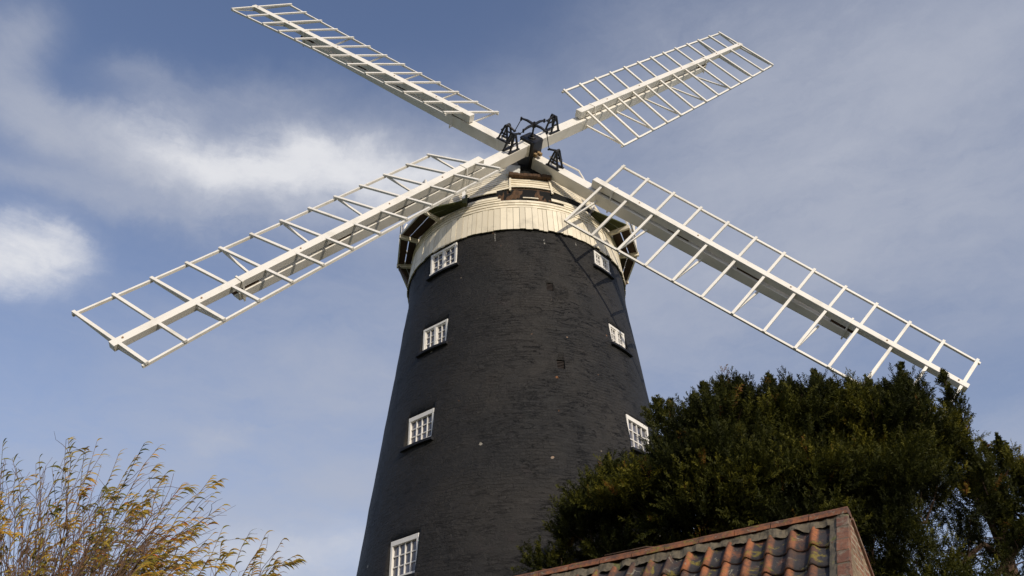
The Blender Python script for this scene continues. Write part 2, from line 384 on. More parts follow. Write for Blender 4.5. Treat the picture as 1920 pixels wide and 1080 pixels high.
def build_window(phi, z0, z1, w, kind):
    a = math.radians(phi); nrm = Vector((math.sin(a), -math.cos(a), 0)); tan = Vector((math.cos(a), math.sin(a), 0)); up = Vector((0, 0, 1))
    rr = (max(r_at(z1), r_at(12.75)) if z1 > 12.8 else r_at(z1)) - 0.045
    batter = KT * 0.0
    c0 = cyl(phi, rr, 0)
    def P(x, z, d=0): return c0 + tan * x + up * z + nrm * d
    h = z1 - z0; fr = MB(); hw = w / 2
    ft = 0.05
    head = 0.085 if kind == 'sash' else 0.05
    D = 0.035
    fr.box(P(-hw + ft / 2, (z0 + z1) / 2), tan * ft / 2, nrm * D, up * h / 2)
    fr.box(P(hw - ft / 2, (z0 + z1) / 2), tan * ft / 2, nrm * D, up * h / 2)
    fr.box(P(0, z1 - head / 2, 0.003), tan * (hw - 0.002), nrm * D, up * head / 2)
    fr.box(P(0, z0 + 0.025, 0.012), tan * (hw + 0.004), nrm * (D + 0.012), up * 0.025)
    f = obj('window', fr, M['white_win'], mill, bevel=0.004)
    x0, x1 = -hw + ft, hw - ft; y0, y1 = z0 + 0.05, z1 - head
    gz = MB(); bars = MB()
    if kind == 'pair':
        bars.box(P(0, (y0 + y1) / 2, 0.004), tan * 0.024, nrm * 0.030, up * (y1 - y0) / 2)
        cells = [(x0, -0.024, 2), (0.024, x1, 2)]
        for xa, xb, nc in cells:
            for xx in (xa + 0.011, xb - 0.011): bars.box(P(xx, (y0 + y1) / 2, 0), tan * 0.011, nrm * 0.022, up * (y1 - y0) / 2 * 0.998)
            for zz in (y0 + 0.011, y1 - 0.011): bars.box(P((xa + xb) / 2, zz, -0.001), tan * ((xb - xa) / 2 - 0.001), nrm * 0.020, up * 0.011)
    else:
        cells = [(x0, x1, 4 if kind == 'sash' else 3)]
    for xa, xb, nc in cells:
        nr = 3
        for i in range(1, nc): bars.box(P(xa + (xb - xa) * i / nc, (y0 + y1) / 2, -0.003), tan * 0.009, nrm * 0.017, up * (y1 - y0) / 2)
        for j in range(1, nr): bars.box(P((xa + xb) / 2, y0 + (y1 - y0) * j / nr, -0.005), tan * (xb - xa) / 2, nrm * 0.013, up * 0.009)
        for i in range(nc):
            for j in range(nr):
                xs = xa + (xb - xa) * (i + 0.5) / nc; zz = y0 + (y1 - y0) * (j + 0.5) / nr
                tl = random.uniform(-0.03, 0.03)
                gz.box(P(xs, zz, -0.014), (tan + nrm * tl).normalized() * (xb - xa) / nc / 2, nrm * 0.002, up * (y1 - y0) / nr / 2)
    obj('glazing_bars', bars, M['white_win'], f)
    obj('pane', gz, M['glass'], f)
    bk = MB(); bk.box(P(0, (z0 + z1) / 2, -0.10), tan * (hw + 0.008), nrm * 0.01, up * (h / 2 + 0.008)); obj('dark_backing', bk, M['void'], f)  # near-black sheet stands in for the unlit room behind the panes
    # curved projecting sill hugging the wall
    si = MB(); half = math.degrees((w / 2 + 0.07) / r_at(z0)); n = 8; rz = r_at(z0)
    if kind != 'low':
        for k in range(n):
            p0 = phi - half + 2 * half * k / n; p1 = phi - half + 2 * half * (k + 1) / n
            za, zb = z0 - 0.085, z0 - 0.012
            A = [cyl(p0, rz - 0.1, za), cyl(p1, rz - 0.1, za), cyl(p1, rz + 0.075, za), cyl(p0, rz + 0.075, za)]
            B = [cyl(p0, rz - 0.1, zb + .005), cyl(p1, rz - 0.1, zb + .005), cyl(p1, rz + 0.07, zb - .02), cyl(p0, rz + 0.07, zb - .02)]
            si.poly(A[::-1]); si.poly(B); si.poly([A[3], A[2], B[2], B[3]][::-1]); si.poly([A[3], A[2], B[2], B[3]])
            if k == 0: si.poly([A[0], A[3], B[3], B[0]])
            if k == n - 1: si.poly([A[1], B[1], B[2], A[2]])
    obj('sill', si, M['sill'], f)
    return f
for wdef in WINS: build_window(*wdef)
for phi, z0, z1, w in VENTS:
    a = math.radians(phi); nrm = Vector((math.sin(a), -math.cos(a), 0)); tan = Vector((math.cos(a), math.sin(a), 0)); rr = r_at((z0 + z1) / 2)
    v = MB()
    for k in range(6):
        zz = z0 + (z1 - z0) * (k + 0.5) / 6
        v.box(cyl(phi, rr - 0.035, zz), tan * (w / 2 - 0.002), nrm * 0.012 + Vector((0, 0, -0.006)), Vector((0, 0, 0.0045)))
    v.box(cyl(phi, rr - 0.075, (z0 + z1) / 2), tan * (w / 2 - .001), nrm * 0.004, Vector((0, 0, (z1 - z0) / 2 - .001)), 1)
    obj('vent', v, [painted_wood('vent_iron', (0.030, 0.017, 0.014), (0.012, 0.009, 0.008), 0.6, 0.7, 9), M['void']], mill)

# ---- boarded skirt, curb boarding, cap
def ring_board(mb, p0, p1, zlo, zhi, rlo, rhi, th=0.022, sub=1, m=0):
    for k in range(sub):
        a = p0 + (p1 - p0) * k / sub; c = p0 + (p1 - p0) * (k + 1) / sub
        O = [cyl(a, rlo, zlo), cyl(c, rlo, zlo), cyl(c, rhi, zhi), cyl(a, rhi, zhi)]
        I = [cyl(a, rlo - th, zlo), cyl(c, rlo - th, zlo), cyl(c, rhi - th, zhi), cyl(a, rhi - th, zhi)]
        i = len(mb.v); mb.v += [tuple(x) for x in O + I]
        for q in ((0, 1, 2, 3), (5, 4, 7, 6), (0, 4, 5, 1), (3, 2, 6, 7)) + (((0, 3, 7, 4),) if k == 0 else ()) + (((1, 5, 6, 2),) if k == sub - 1 else ()):
            mb.f.append(tuple(i + x for x in q)); mb.m.append(m)
sk = MB(); phi = -180.0
while phi < 180:
    w = random.uniform(2.1, 3.6)
    if phi + w > 180: w = 180 - phi
    o_ = random.uniform(0, 0.014)
    ring_board(sk, phi + 0.09, phi + w - 0.09, 13.30 + random.uniform(-0.016, 0.02) , 13.955, 2.50 + o_, 2.435 + o_, 0.025)
    phi += w
obj('skirt', sk, M['cream'], mill)
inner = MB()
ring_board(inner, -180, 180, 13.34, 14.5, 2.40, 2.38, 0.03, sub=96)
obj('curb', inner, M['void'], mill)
cb = MB()
for k, (z0, z1) in enumerate(((13.94, 14.02), (14.015, 14.10), (14.09, 14.165), (14.16, 14.235))):
    phi = -180.0
    while phi < 180:
        w = random.uniform(28, 50)
        if phi + w > 172: w = 180 - phi
        if not (k == 3 and -8 < phi + w / 2 - 9 < 18 and random.random() < 0.9):
            ring_board(cb, phi + 0.04, phi + w - 0.04, z0 + random.uniform(-0.004, 0.004), z1, 2.455 - k * 0.006, 2.43 - k * 0.006, 0.03, sub=max(2, int(w / 4)))
        phi += w
# short surviving lengths of the row above
for p0, p1, z1 in ((-24, -8, 14.30), (5, 13, 14.262), (20, 60, 14.31), (-180, -25, 14.33), (60, 180, 14.32)):
    ring_board(cb, p0, p1, 14.225, z1, 2.428, 2.41, 0.03, sub=max(2, int((p1 - p0) / 4)))
obj('curb_boarding', cb, M['cream'], mill)
bmb = MB()
for k in range(40):       # rotten beam: lumpy weathered timber exposed by the missing boards
    a = -9 + 32 * k / 40; c = -9 + 32 * (k + 1) / 40
    for j in range(5):
        za = 14.17 + j * 0.09; zb = za + 0.09
        def rr_(pp, z): return 2.375 + 0.03 * mnoise.noise(Vector((pp * 0.16, z * 22, 3))) + 0.015 * mnoise.noise(Vector((pp * 0.9, z * 40, 7))) - (0.04 if j == 4 else 0)
        bmb.poly([cyl(a, rr_(a, za), za), cyl(c, rr_(c, za), za), cyl(c, rr_(c, zb), zb), cyl(a, rr_(a, zb), zb)])
obj('rotten_beam', bmb, M['rotten'], mill)

PROF = [(14.50, 2.42), (15.0, 2.22), (15.5, 1.98), (16.17, 1.60), (16.58, 1.28), (17.0, 0.80), (17.22, 0.42)]
def prof(z):
    for (z0, r0), (z1, r1) in zip(PROF, PROF[1:]):
        if z <= z1: return r0 + (r1 - r0) * (z - z0) / (z1 - z0)
    return PROF[-1][1]
FAC = [9.6 + x for x in (-11, 11, 46, 80, 110, 140, 163, 197, 220, 250, 280, 314, 349)]
cap = MB(); nrow = 30
for i in range(len(FAC) - 1):
    a0, a1 = FAC[i], FAC[i + 1]; front = (i == 0)
    for k in range(nrow):
        z0 = 14.50 + (17.22 - 14.5) * k / nrow; z1 = z0 + (17.22 - 14.5) / nrow
        if front and (z0 > 14.88 or z0 < 14.57): continue
        rl, rh = prof(z0) + 0.012, prof(z1) - 0.002
        if front: rl = 2.40 - (z0 - 14.5) * 0.28; rh = 2.38 - (z1 - 14.5) * 0.28
        jl = random.uniform(-0.006, 0.006)
        A, B = cyl(a0, rl, z0 + jl), cyl(a1, rl, z0 + jl); C_, D_ = cyl(a1, rh, z1 + 0.004), cyl(a0, rh, z1 + 0.004)
        def arc(p0, p1, bulge):   # slight outward bow of each facet
            mid = (p0 + p1) / 2; out = (mid - Vector((TC.x, TC.y, mid.z))).normalized()
            ch = (p1 - p0).length; return mid + out * ch * bulge
        bl = 0.03 if not front else 0.02
        E1, E2 = arc(A, B, bl), arc(D_, C_, bl)
        inn = lambda p: p - (p - Vector((TC.x, TC.y, p.z))).normalized() * 0.03
        cap.poly([A, E1, E2, D_]); cap.poly([E1, B, C_, E2]); cap.poly([inn(A), inn(E1), E1, A]); cap.poly([inn(E1), inn(B), B, E1])
# bottom course slipping down at the left front
ring_board(cap, -23, -8.5, 14.41, 14.505, 2.43, 2.40, 0.025, sub=3)
ring_board(cap, -1.6, 20.8, 14.555, 14.625, 2.405, 2.375, 0.02, sub=6)
cap_o = obj('cap', cap, M['cream'], mill)
ins = MB()
for k in range(24):
    a0, a1 = k * 15, k * 15 + 15
    for (z0, r0), (z1, r1) in zip([(14.40, 2.33)] + PROF, PROF):
        ins.poly([cyl(a0, r0 * .93 - .03, z0), cyl(a1, r0 * .93 - .03, z0), cyl(a1, r1 * .93 - .03, z1), cyl(a0, r1 * .93 - .03, z1)])
ins.poly([cyl(k * 15, 0.38, 17.24) for k in range(24)])
obj('cap_lining', ins, M['void'], cap_o)
# corner boards of the front panel
cn = MB()
for s in (0, 1):
    a = FAC[s]; cn.bar(cyl(a, 2.425, 14.43), cyl(a, 2.29, 14.92), 0.045, 0.03, cyl(a, 3, 14.5) - cyl(a, 2, 14.5))
obj_each('corner_board', cn, M['cream'], cap_o)

# windshaft frame
AX = Vector((math.sin(AZ) * math.cos(math.radians(15.01)), -math.cos(AZ) * math.cos(math.radians(15.01)), math.sin(math.radians(15.01))))
EX = Vector((math.cos(AZ), math.sin(AZ), 0)); EY = AX.cross(EX)
if EY.z < 0: EY = -EY
HUB = Vector((0.2574, 14.2361, 15.7075))
wb = MB(); cw = cyl(9.6, 2.24, 14.98)
for k in range(9):
    x_ = -0.42 + 0.105 * k; hh_ = 0.035 + 0.02 * random.random()
    wb.box(cw + EX * x_ + Vector((0, 0, -0.02 + hh_ * 0.5 + 0.012 * random.random())), EX * 0.0524, Vector((EX.y, -EX.x, 0)) * (0.09 + 0.02 * random.random()), (0, 0, hh_))
wb.box(cw + Vector((-EX.y, EX.x, 0)) * 0.15 + Vector((0, 0, 0.22)), EX * 0.36, Vector((EX.y, -EX.x, 0)) * 0.06, (0, 0, 0.20), 1)
obj('weather_beam', wb, [M['rotten'], M['void']], mill, bevel=0.01)
ck = MB()                      # boarded cheek left of the shaft
for k in range(4):
    z0 = 14.93 + k * 0.085
    ck.box(Vector((-0.17 + 0.01 * k, 14.50 + 0.02 * k, z0 + 0.125)), EX * (0.155 - .006 * k), Vector((EX.y, -EX.x, 0)) * 0.05 + Vector((0, 0, -.01)), (0, 0, 0.040))
obj('cheek_boarding', ck, painted_wood('grey_white_boards', (0.60, 0.60, 0.58), (0.3, 0.3, 0.28), 0.7, 0.7, 5, 0.1), mill)

sh = MB(); sh.tube([HUB - AX * 0.5, HUB - AX * 0.9, HUB - AX * 1.0, HUB - AX * 1.9], [0.24, 0.22, 0.19, 0.19], 20)
obj('windshaft', sh, M['iron'], mill, smooth=False)

OFFS = (0.0, -0.3274, 0.0, -0.3274); DD = (0.7055, -0.9206, 0.0412, 0.1738); EE = (-0.2712, -2.5058, -2.6756, -0.6013)
ROT, RTIP, SPB = 46.5483, 9.938, 0.66
def sail_axes(k):
    a = math.radians(180 + ROT + DD[k]) - k * PI / 2
    u = math.cos(a) * EX + math.sin(a) * EY
    t = math.sin(a) * EX - math.cos(a) * EY
    e = math.radians(EE[k]); u = math.cos(e) * u + math.sin(e) * AX
    return u, t
def weather(i): return math.radians(-8.0634 - 1.2585 * i + 0.0416 * i * i)

can = MB()
uu, tt = sail_axes(2)
# iron canister: chamfered square block with two stock boxes
def prism(mb, a0, a1, hs0, hs1, ch):
    pts = []
    for aa, hs in ((a0, hs0), (a1, hs1)):
        ring = []
        for sx, sy in ((1, 1), (-1, 1), (-1, -1), (1, -1)):
            q = [(sx * hs, sy * (hs - ch)), (sx * (hs - ch), sy * hs)]
            if sx * sy < 0: q.reverse()
            ring += q
        pts.append([HUB + AX * aa + uu * x + tt * y for x, y in ring])
    n = 8
    for j in range(n): mb.poly([pts[0][j], pts[0][(j + 1) % n], pts[1][(j + 1) % n], pts[1][j]])
    mb.poly(pts[0][::-1]); mb.poly(pts[1])
prism(can, -0.50, 0.13, 0.195, 0.195, 0.03); prism(can, 0.131, 0.165, 0.205, 0.19, 0.035)
can.tube([HUB + AX * 0.166, HUB + AX * 0.20, HUB + AX * 0.201, HUB + AX * 0.25], [0.09, 0.085, 0.045, 0.045], 12)
canister = obj('canister', can, M['iron'], mill, bevel=0.008)
wd = MB()
for k, (x, y) in enumerate(((0.06, 0), (0.15, 0.03), (0.20, -0.06))):
    u3, t3 = sail_axes(3)
    wd.box(HUB + AX * (-0.14 + 0.01 * k) + u3 * (0.18 + x * .5) - t3 * (0.02 + y + .07 * k - 0.1), u3 * 0.05, t3 * 0.035, AX * 0.035)
obj_each('wedge', wd, painted_wood('wedge_wood', (0.30, 0.20, 0.10), (0.12, 0.10, 0.05), 0.6, 0.8, 9), canister, bevel=0.005)

sp = MB(); SA = 0.49
sp.tube([HUB + AX * 0.20, HUB + AX * 0.56], 0.022, 8); sp.tube([HUB + AX * 0.43, HUB + AX * 0.53], 0.05, 10)
tips = []
for k in range(4):
    u, t = sail_axes(k); u = (u - AX * u.dot(AX)).normalized()
    a = HUB + AX * SA; e = a + u * 0.37 - AX * 0.015
    sp.bar(a, a + u * 0.2 + AX * 0.012, 0.05, 0.045, AX, w2=0.045, h2=0.04); sp.bar(a + u * 0.2 + AX * 0.012, e, 0.045, 0.04, AX, w2=0.03, h2=0.03)
    sp.tube([e - AX * 0.05, e + AX * 0.03], 0.024, 8); tips.append(e - AX * 0.03)
obj('spider', sp, M['iron'], mill)

WHIPF, WHIPD = 0.035, 0.185
def frustum(mb, a, bq, t, n, w0, d0, w1, d1):
    """beam: a,b = centre of FRONT face at the two ends; t across, n outward"""
    A = [a + t * w0 / 2, a - t * w0 / 2, a - t * w0 / 2 - n * d0, a + t * w0 / 2 - n * d0]
    B = [bq + t * w1 / 2, bq - t * w1 / 2, bq - t * w1 / 2 - n * d1, bq + t * w1 / 2 - n * d1]
    i = len(mb.v); mb.v += [tuple(x) for x in A + B]
    fl = [(0, 1, 2, 3), (7, 6, 5, 4), (0, 4, 5, 1), (1, 5, 6, 2), (2, 6, 7, 3), (3, 7, 4, 0)]
    if (bq - a).cross(t).dot(n) < 0: fl = [tuple(reversed(q)) for q in fl]
    for q in fl: mb.f.append(tuple(i + x for x in q)); mb.m.append(0)

for k in range(4):
    u, t = sail_axes(k); off = OFFS[k]; O = HUB + AX * off
    n = AX
    dw = 0.3; T0 = t * -0.0286
    def C(r, d=0.0): return O + u * r + T0 + n * (dw + d)
    # whip (main spine) is the sail's own mesh
    wm = MB(); rh = RTIP - 12.38 * SPB
    frustum(wm, C(rh, WHIPF), C(RTIP + 0.09, WHIPF - 0.005), t, n, 0.165, WHIPD, 0.135, 0.12)
    sail = obj('sail', wm, M['sail'], mill, origin=tuple(O), bevel=0.006)
    sail['label'] = ('sail reaching down to the left', 'sail reaching up to the left', 'sail reaching up to the right', 'sail reaching down to the right behind the yew top')[k]
    # stock
    ws = MB(); sf = WHIPF - WHIPD - 0.02
    rs = RTIP - 3.15 * SPB
    frustum(ws, O + u * 0.20 + n * 0.11, O + u * 2.0 + n * 0.12, t, n, 0.235, 0.28, 0.235, 0.28)
    frustum(ws, O + u * 2.0 + n * 0.12, O + u * rs + T0 + n * 0.13, t, n, 0.235, 0.28, 0.175, 0.16)
    frustum(ws, O + u * 0.195 + n * 0.122, O + u * 0.265 + n * 0.122, t, n, 0.258, 0.304, 0.258, 0.304)
    obj('stock', ws, M['sail'], sail, bevel=0.008)
    # packing blocks between whip and stock
    pk = MB()
    for i in (11.6, 9.0, 6.5, 3.4):
        r = RTIP - i * SPB
        pk.box(C(r, WHIPF - WHIPD - 0.01), u * 0.25, t * 0.055, n * 0.018)
    obj_each('packing_block', pk, M['rotten'], sail)
    # iron straps and bolts
    for i, dp in ((11.55, 0.31), (3.28, 0.18)):
        stp = MB()
        r = RTIP - i * SPB; hwp = 0.085; hs = 0.125 if i > 5 else 0.098
        zf = WHIPF; zb = 0.15 - dw - dp - 0.012
        stp.box(C(r, zf + 0.006), u * 0.016, t * (hwp + 0.006), n * 0.006)
        for s in (-1, 1):
            stp.bar(C(r, zf + 0.006) + t * s * (hwp + 0.006), C(r, 0.15 - dw + 0.0) + t * s * (hs + 0.008), 0.032, 0.010, t)
            stp.bar(C(r, 0.15 - dw) + t * s * (hs + 0.008), C(r, zb - 0.03) + t * s * (hs + 0.008), 0.032, 0.010, t)
        stp.box(C(r, zb), u * 0.016, t * (hs + 0.004), n * 0.006)
        obj('strap', stp, M['sail'], sail)
    bo = MB()
    for i in (0.15, 2.2, 5.2, 8.4, 10.6):
        q = C(RTIP - i * SPB, WHIPF); bo.tube([q - n * 0.01, q + n * 0.010], 0.016, 6)
    obj_each('bolt', bo, M['rust'], sail, per=8)
    # sail bars
    ends = {}
    for i in range(13):
        w = weather(i); dirv = math.cos(w) * t + math.sin(w) * n; nb = math.cos(w) * n - math.sin(w) * t
        Ll = 1.1786 + 0.0083 * i; Ls = 0.7319 - 0.0024 * i
        c = C(RTIP - i * SPB)
        jit = u * random.uniform(-0.006, 0.006)
        A, B = c - dirv * (Ls + 0.03) + u * random.uniform(-.012, .012), c + dirv * (Ll + 0.03) + u * random.uniform(-.015, .015) + n * random.uniform(-.010, .010)
        sbm = MB(); sbm.bar(A + jit, B, 0.052, 0.042, nb)
        obj('sail_bar', sbm, M['sail'], sail)
        ends[i] = (c - dirv * Ls, c + dirv * Ll, nb)
    for side in (0, 1):
        rm = MB()
        for i in range(12):
            p0, p1 = ends[i][side] - ends[i][2] * 0.040, ends[i + 1][side] - ends[i + 1][2] * 0.040
            ext0 = (p0 - p1).normalized() * (0.05 if i == 0 else 0.0); ext1 = (p1 - p0).normalized() * (0.05 if i == 11 else 0.0)
            rm.bar(p0 + ext0, p1 + ext1, 0.044, 0.046, ends[i][2])
        obj('sail_rail', rm, M['sail'], sail)
    # backstays from the outer end of every second bar down to the stock
    for i in range(0, 13, 2):
        r = RTIP - i * SPB; back = (0.15 - dw - 0.22) if i > 3 else (WHIPF - 0.115)
        hb = 0.11 if i > 3 else 0.06
        for side in ((0, 1) if i < 3 else (1,)):
            E = ends[i][side]; cc = C(r); E = cc + (E - cc) * 0.93 - ends[i][2] * 0.03
            s = 1 if side else -1
            br = MB(); br.bar(C(r, back) + t * s * hb, E, 0.040, 0.034, n)
            obj('backstay', br, M['sail'], sail)
    # crank stand on the stock
    cs = MB(); F = O + n * 0.11
    r0, r1, ra, hh = 0.60, 0.87, 0.72, 0.40
    for s in (-1, 1):
        ts = t * 0.085 * s
        cs.bar(F + u * (r0 - 0.05) + ts + n * 0.012, F + u * (r1 + 0.04) + ts + n * 0.012, 0.05, 0.03, n)
        cs.bar(F + u * r0 + ts + n * 0.02, F + u * (ra - 0.02) + ts * 0.6 + n * hh, 0.038, 0.03, t)
        cs.bar(F + u * r1 + ts + n * 0.02, F + u * (ra + 0.02) + ts * 0.6 + n * hh, 0.038, 0.03, t)
        cs.bar(F + u * (r0 + 0.055) + ts * .85 + n * 0.19, F + u * (r1 - 0.07) + ts * .85 + n * 0.19, 0.032, 0.026, n)
    cs.tube([F + u * ra - t * 0.07 + n * hh, F + u * ra + t * 0.07 + n * hh], 0.025, 8)
    st_o = obj('crank_stand', cs, M['iron'], sail)
    lv = MB(); P0 = F + u * ra + n * hh; L1 = P0 - u * 0.22 - n * 0.07; L2 = P0 + u * 0.13 - n * 0.17
    lv.bar(P0, L1, 0.036, 0.034, n); lv.bar(P0, L2, 0.036, 0.034, n); lv.tube([L1 - t * .03, L1 + t * .03], 0.022, 8); lv.tube([L2 - t * .04, L2 + t * .04], 0.02, 8)
    obj('crank', lv, M['iron'], sail)
    lk = MB(); lk.tube([tips[k], L1], 0.010, 6); obj('link_rod', lk, M['iron'], sail)

# ---- gallery round the cap
gal_f = MB(); gj = MB(); gr = MB(); gm = MB()
zg = 14.20
VERT = [(AZ * 57.2958 + s * a, r) for s in (-1, 1) for a, r in ((33.5, 2.62), (51.5, 2.90), (72.5, 2.86), (95, 2.76), (118, 2.76), (141, 2.78), (161, 2.8))]
left = [v for v in VERT if v[0] < 9]; right = [v for v in VERT if v[0] > 9]
right.append((left[-1][0] + 360, left[-1][1])) if False else None
def seg(a, b2, first):
    (p0, r0), (p1, r1) = a, b2
    mt = gm if first else gal_f
    for (f0, f1) in ((0.02, 0.47), (0.53, 0.98)):
        q = []
        for (pp, ro) in ((p0, r0), (p1, r1)):
            ri = 2.46; q.append((cyl(pp, ri + (ro - ri) * f0, zg), cyl(pp, ri + (ro - ri) * f1, zg)))
        A, B = q
        for dz, rev in ((0.0, True), (0.03, False)):
            pts = [A[0], A[1], B[1], B[0]]; pts = [x + Vector((0, 0, dz)) for x in pts]
            mt.poly(pts[::-1] if rev else pts)
        mt.poly([A[1], B[1], B[1] + Vector((0, 0, .03)), A[1] + Vector((0, 0, .03))]); mt.poly([A[0], B[0], B[0] + Vector((0, 0, .03)), A[0] + Vector((0, 0, .03))])
for side in (left, right):
    for i in range(len(side) - 1):
        seg(side[i], side[i + 1], i == 0)
    for i, (pp, ro) in enumerate(side):
        a, b_ = cyl(pp, 2.30, zg - 0.045), cyl(pp, ro + 0.03, zg - 0.045)
        if i: gj.bar(a, b_, 0.055, 0.09, (0, 0, 1))
        # posts and stays
        if i: gr.bar(cyl(pp, ro - 0.02, zg - 0.02), cyl(pp, ro + 0.0, zg + 0.85), 0.045, 0.045, cyl(pp + 90, 1, 0) - cyl(pp, 0, 0))
        if i: gr.bar(cyl(pp, ro + 0.02, zg - 0.02), cyl(pp, ro - 0.12, zg + 0.36), 0.03, 0.03, (0, 0, 1))
    for i in range(len(side) - 1):
        (p0, r0), (p1, r1) = side[i], side[i + 1]
        if i:
            gr.bar(cyl(p0, r0 + 0.01, zg + 0.0), cyl(p1, r1 + 0.01, zg + 0.0), 0.03, 0.06, (0, 0, 1))
            for hz in (0.45, 0.85): gr.bar(cyl(p0, r0, zg + hz), cyl(p1, r1, zg + hz), 0.035, 0.04, (0, 0, 1))
(p0, r0), (p1, r1) = left[-1], right[-1]
seg((p0 + 360, r0), (p1, r1), False)
gal = obj('gallery', gal_f, M['deck'], mill)
obj_each('mossy_board', gm, M['moss'], gal, per=8); obj_each('joist', gj, M['cream'], gal); obj_each('handrail', gr, M['white_win'], gal)
# brackets under the gallery: dark struts back to the skirt foot
bk = MB()
for s in (-1, 1):
    for a in (95, 118):
        pp = AZ * 57.2958 + s * a; bk.bar(cyl(pp, 2.74, zg - 0.09), cyl(pp, 2.46, zg - 0.60), 0.16, 0.03, cyl(pp, 1, 1) - cyl(pp, 0, 0))
obj_each('bracket', bk, M['deck'], gal)
fp = MB()
pp = left[0][0]
fp.bar(cyl(pp + .2, 2.60, zg - 0.10), cyl(pp + .2, 2.5, zg + 0.26), 0.10, 0.10, (0, -1, 0), w2=0.04, h2=0.04)
obj('mossy_post', fp, M['moss'], gal)
fp2 = MB(); fp2.bar(cyl(pp - .8, 2.56, zg + 0.1), cyl(pp - .8, 2.50, zg + 0.75), 0.07, 0.07, (0, -1, 0)); 
pq = right[0][0]; fp2.bar(cyl(pq, 2.56, zg + 0.05), cyl(pq, 2.50, zg + 0.75), 0.07, 0.07, (0, -1, 0))
obj_each('gallery_post', fp2, M['white_win'], gal)
# thin rail on the right side of the cap
tr = MB(); tr.tube([(0.71, 15.4, 16.44), (0.95, 15.4, 16.26), (1.37, 15.4, 15.95), (1.49, 15.4, 15.64), (1.49, 15.6, 15.3)], 0.022, 6)
obj('hand_iron', tr, M['white_win'], cap_o)

# ------------------------------------------------------------------ outbuilding
TH, AL = math.radians(29), math.radians(48)
APEX = Vector((3.27, 8.80, 4.885))
HE = Vector((-math.cos(TH), math.sin(TH), 0)); HG = Vector((-math.sin(TH), -math.cos(TH), 0))
DN = HG * math.cos(AL) - Vector((0, 0, math.sin(AL)))          # down the near slope
DF = -HG * math.cos(AL) - Vector((0, 0, math.sin(AL)))
NN = HG * math.sin(AL) + Vector((0, 0, math.cos(AL)))          # near slope normal
NF = -HG * math.sin(AL) + Vector((0, 0, math.cos(AL)))
LEN, SL = 7.2, 2.6
house = empty('outbuilding', (APEX.x + HE.x * LEN / 2, APEX.y + HE.y * LEN / 2, 0))
tag(house, 'small brick outbuilding with lichen covered orange pantile roof in front of the yew', 'building')

def tile_mat():
    m, b, p = new_mat('clay_pantile'); pos = geo_pos(b); rnd = island(b)
    n1 = b.noise(pos, 5, 6, 0.65, 0.5)
    c = b.mix(b.smooth(b.math('ADD', b.math('MULTIPLY', rnd, 0.45), b.math('MULTIPLY', n1, 0.75)), 0.35, 0.85), (0.080, 0.045, 0.030), (0.36, 0.125, 0.045))
    c = b.mix(b.math('MULTIPLY', b.smooth(b.noise(pos, 11, 7, 0.75), 0.46, 0.62), 0.55), c, (0.03, 0.026, 0.03))
    at = b.node('ShaderNodeAttribute'); at.attribute_name = 'pan'
    c = b.mix(b.math('MULTIPLY', at.outputs['Fac'], b.smooth(b.noise(pos, 3.5, 6, 0.7), 0.25, 0.5)), c, (0.034, 0.030, 0.032))
    l = b.noise(pos, 4.2, 7, 0.72, 0.7)
    c = b.mix(b.math('MULTIPLY', b.smooth(l, 0.56, 0.62), b.smooth(b.noise(pos, 38, 5, 0.75), 0.36, 0.5)), c, b.mix(b.noise(pos, 30, 3), (0.26, 0.19, 0.02), (0.12, 0.105, 0.025)))
    l2 = b.noise(b.mapping(pos, loc=(7, 3, 1)), 6, 7, 0.75, 0.9)
    c = b.mix(b.math('MULTIPLY', b.smooth(l2, 0.60, 0.64), 0.8), c, (0.25, 0.23, 0.17))
    b.l.new(c, p.inputs['Base Color']); p.inputs['Roughness'].default_value = 0.75
    bump(b, p, b.math('ADD', b.noise(pos, 25, 8, 0.75), b.math('MULTIPLY', b.noise(pos, 7, 5, 0.6), 0.8)), 0.9, 0.014)
    return m
M['tile'] = tile_mat()
def mortar_mat():
    m, b, p = new_mat('lime_mortar'); pos = geo_pos(b)
    c = b.mix(b.noise(pos, 8, 6, 0.65), (0.06, 0.048, 0.033), (0.21, 0.175, 0.12))
    c = b.mix(b.smooth(b.noise(pos, 4, 5), 0.6, 0.7), c, (0.13, 0.13, 0.04))
    b.l.new(c, p.inputs['Base Color']); p.inputs['Roughness'].default_value = 0.95
    bump(b, p, b.noise(pos, 30, 6, 0.7), 0.8, 0.015)
    return m
M['mortar'] = mortar_mat()
def red_brick():
    m, b, p = new_mat('red_brick'); pos = geo_pos(b); rnd = island(b)
    c = b.mix(rnd, (0.10, 0.042, 0.03), (0.24, 0.105, 0.06))
    c = b.mix(b.math('MULTIPLY', b.smooth(b.noise(pos, 7, 8, 0.75, 0.6), 0.46, 0.6), 0.85), c, (0.22, 0.18, 0.13))
    c = b.mix(b.math('MULTIPLY', b.smooth(b.noise(b.mapping(pos, loc=(4, 4, 4)), 13, 7, 0.75), 0.5, 0.66), 0.7), c, (0.05, 0.035, 0.03))
    c = b.mix(b.smooth(b.noise(pos, 5, 6, 0.7, 0.5), 0.64, 0.68), c, (0.30, 0.20, 0.03))
    b.l.new(c, p.inputs['Base Color']); p.inputs['Roughness'].default_value = 0.9
    bump(b, p, b.noise(pos, 28, 6, 0.7), 0.8, 0.012)
    return m
M['brick'] = red_brick()
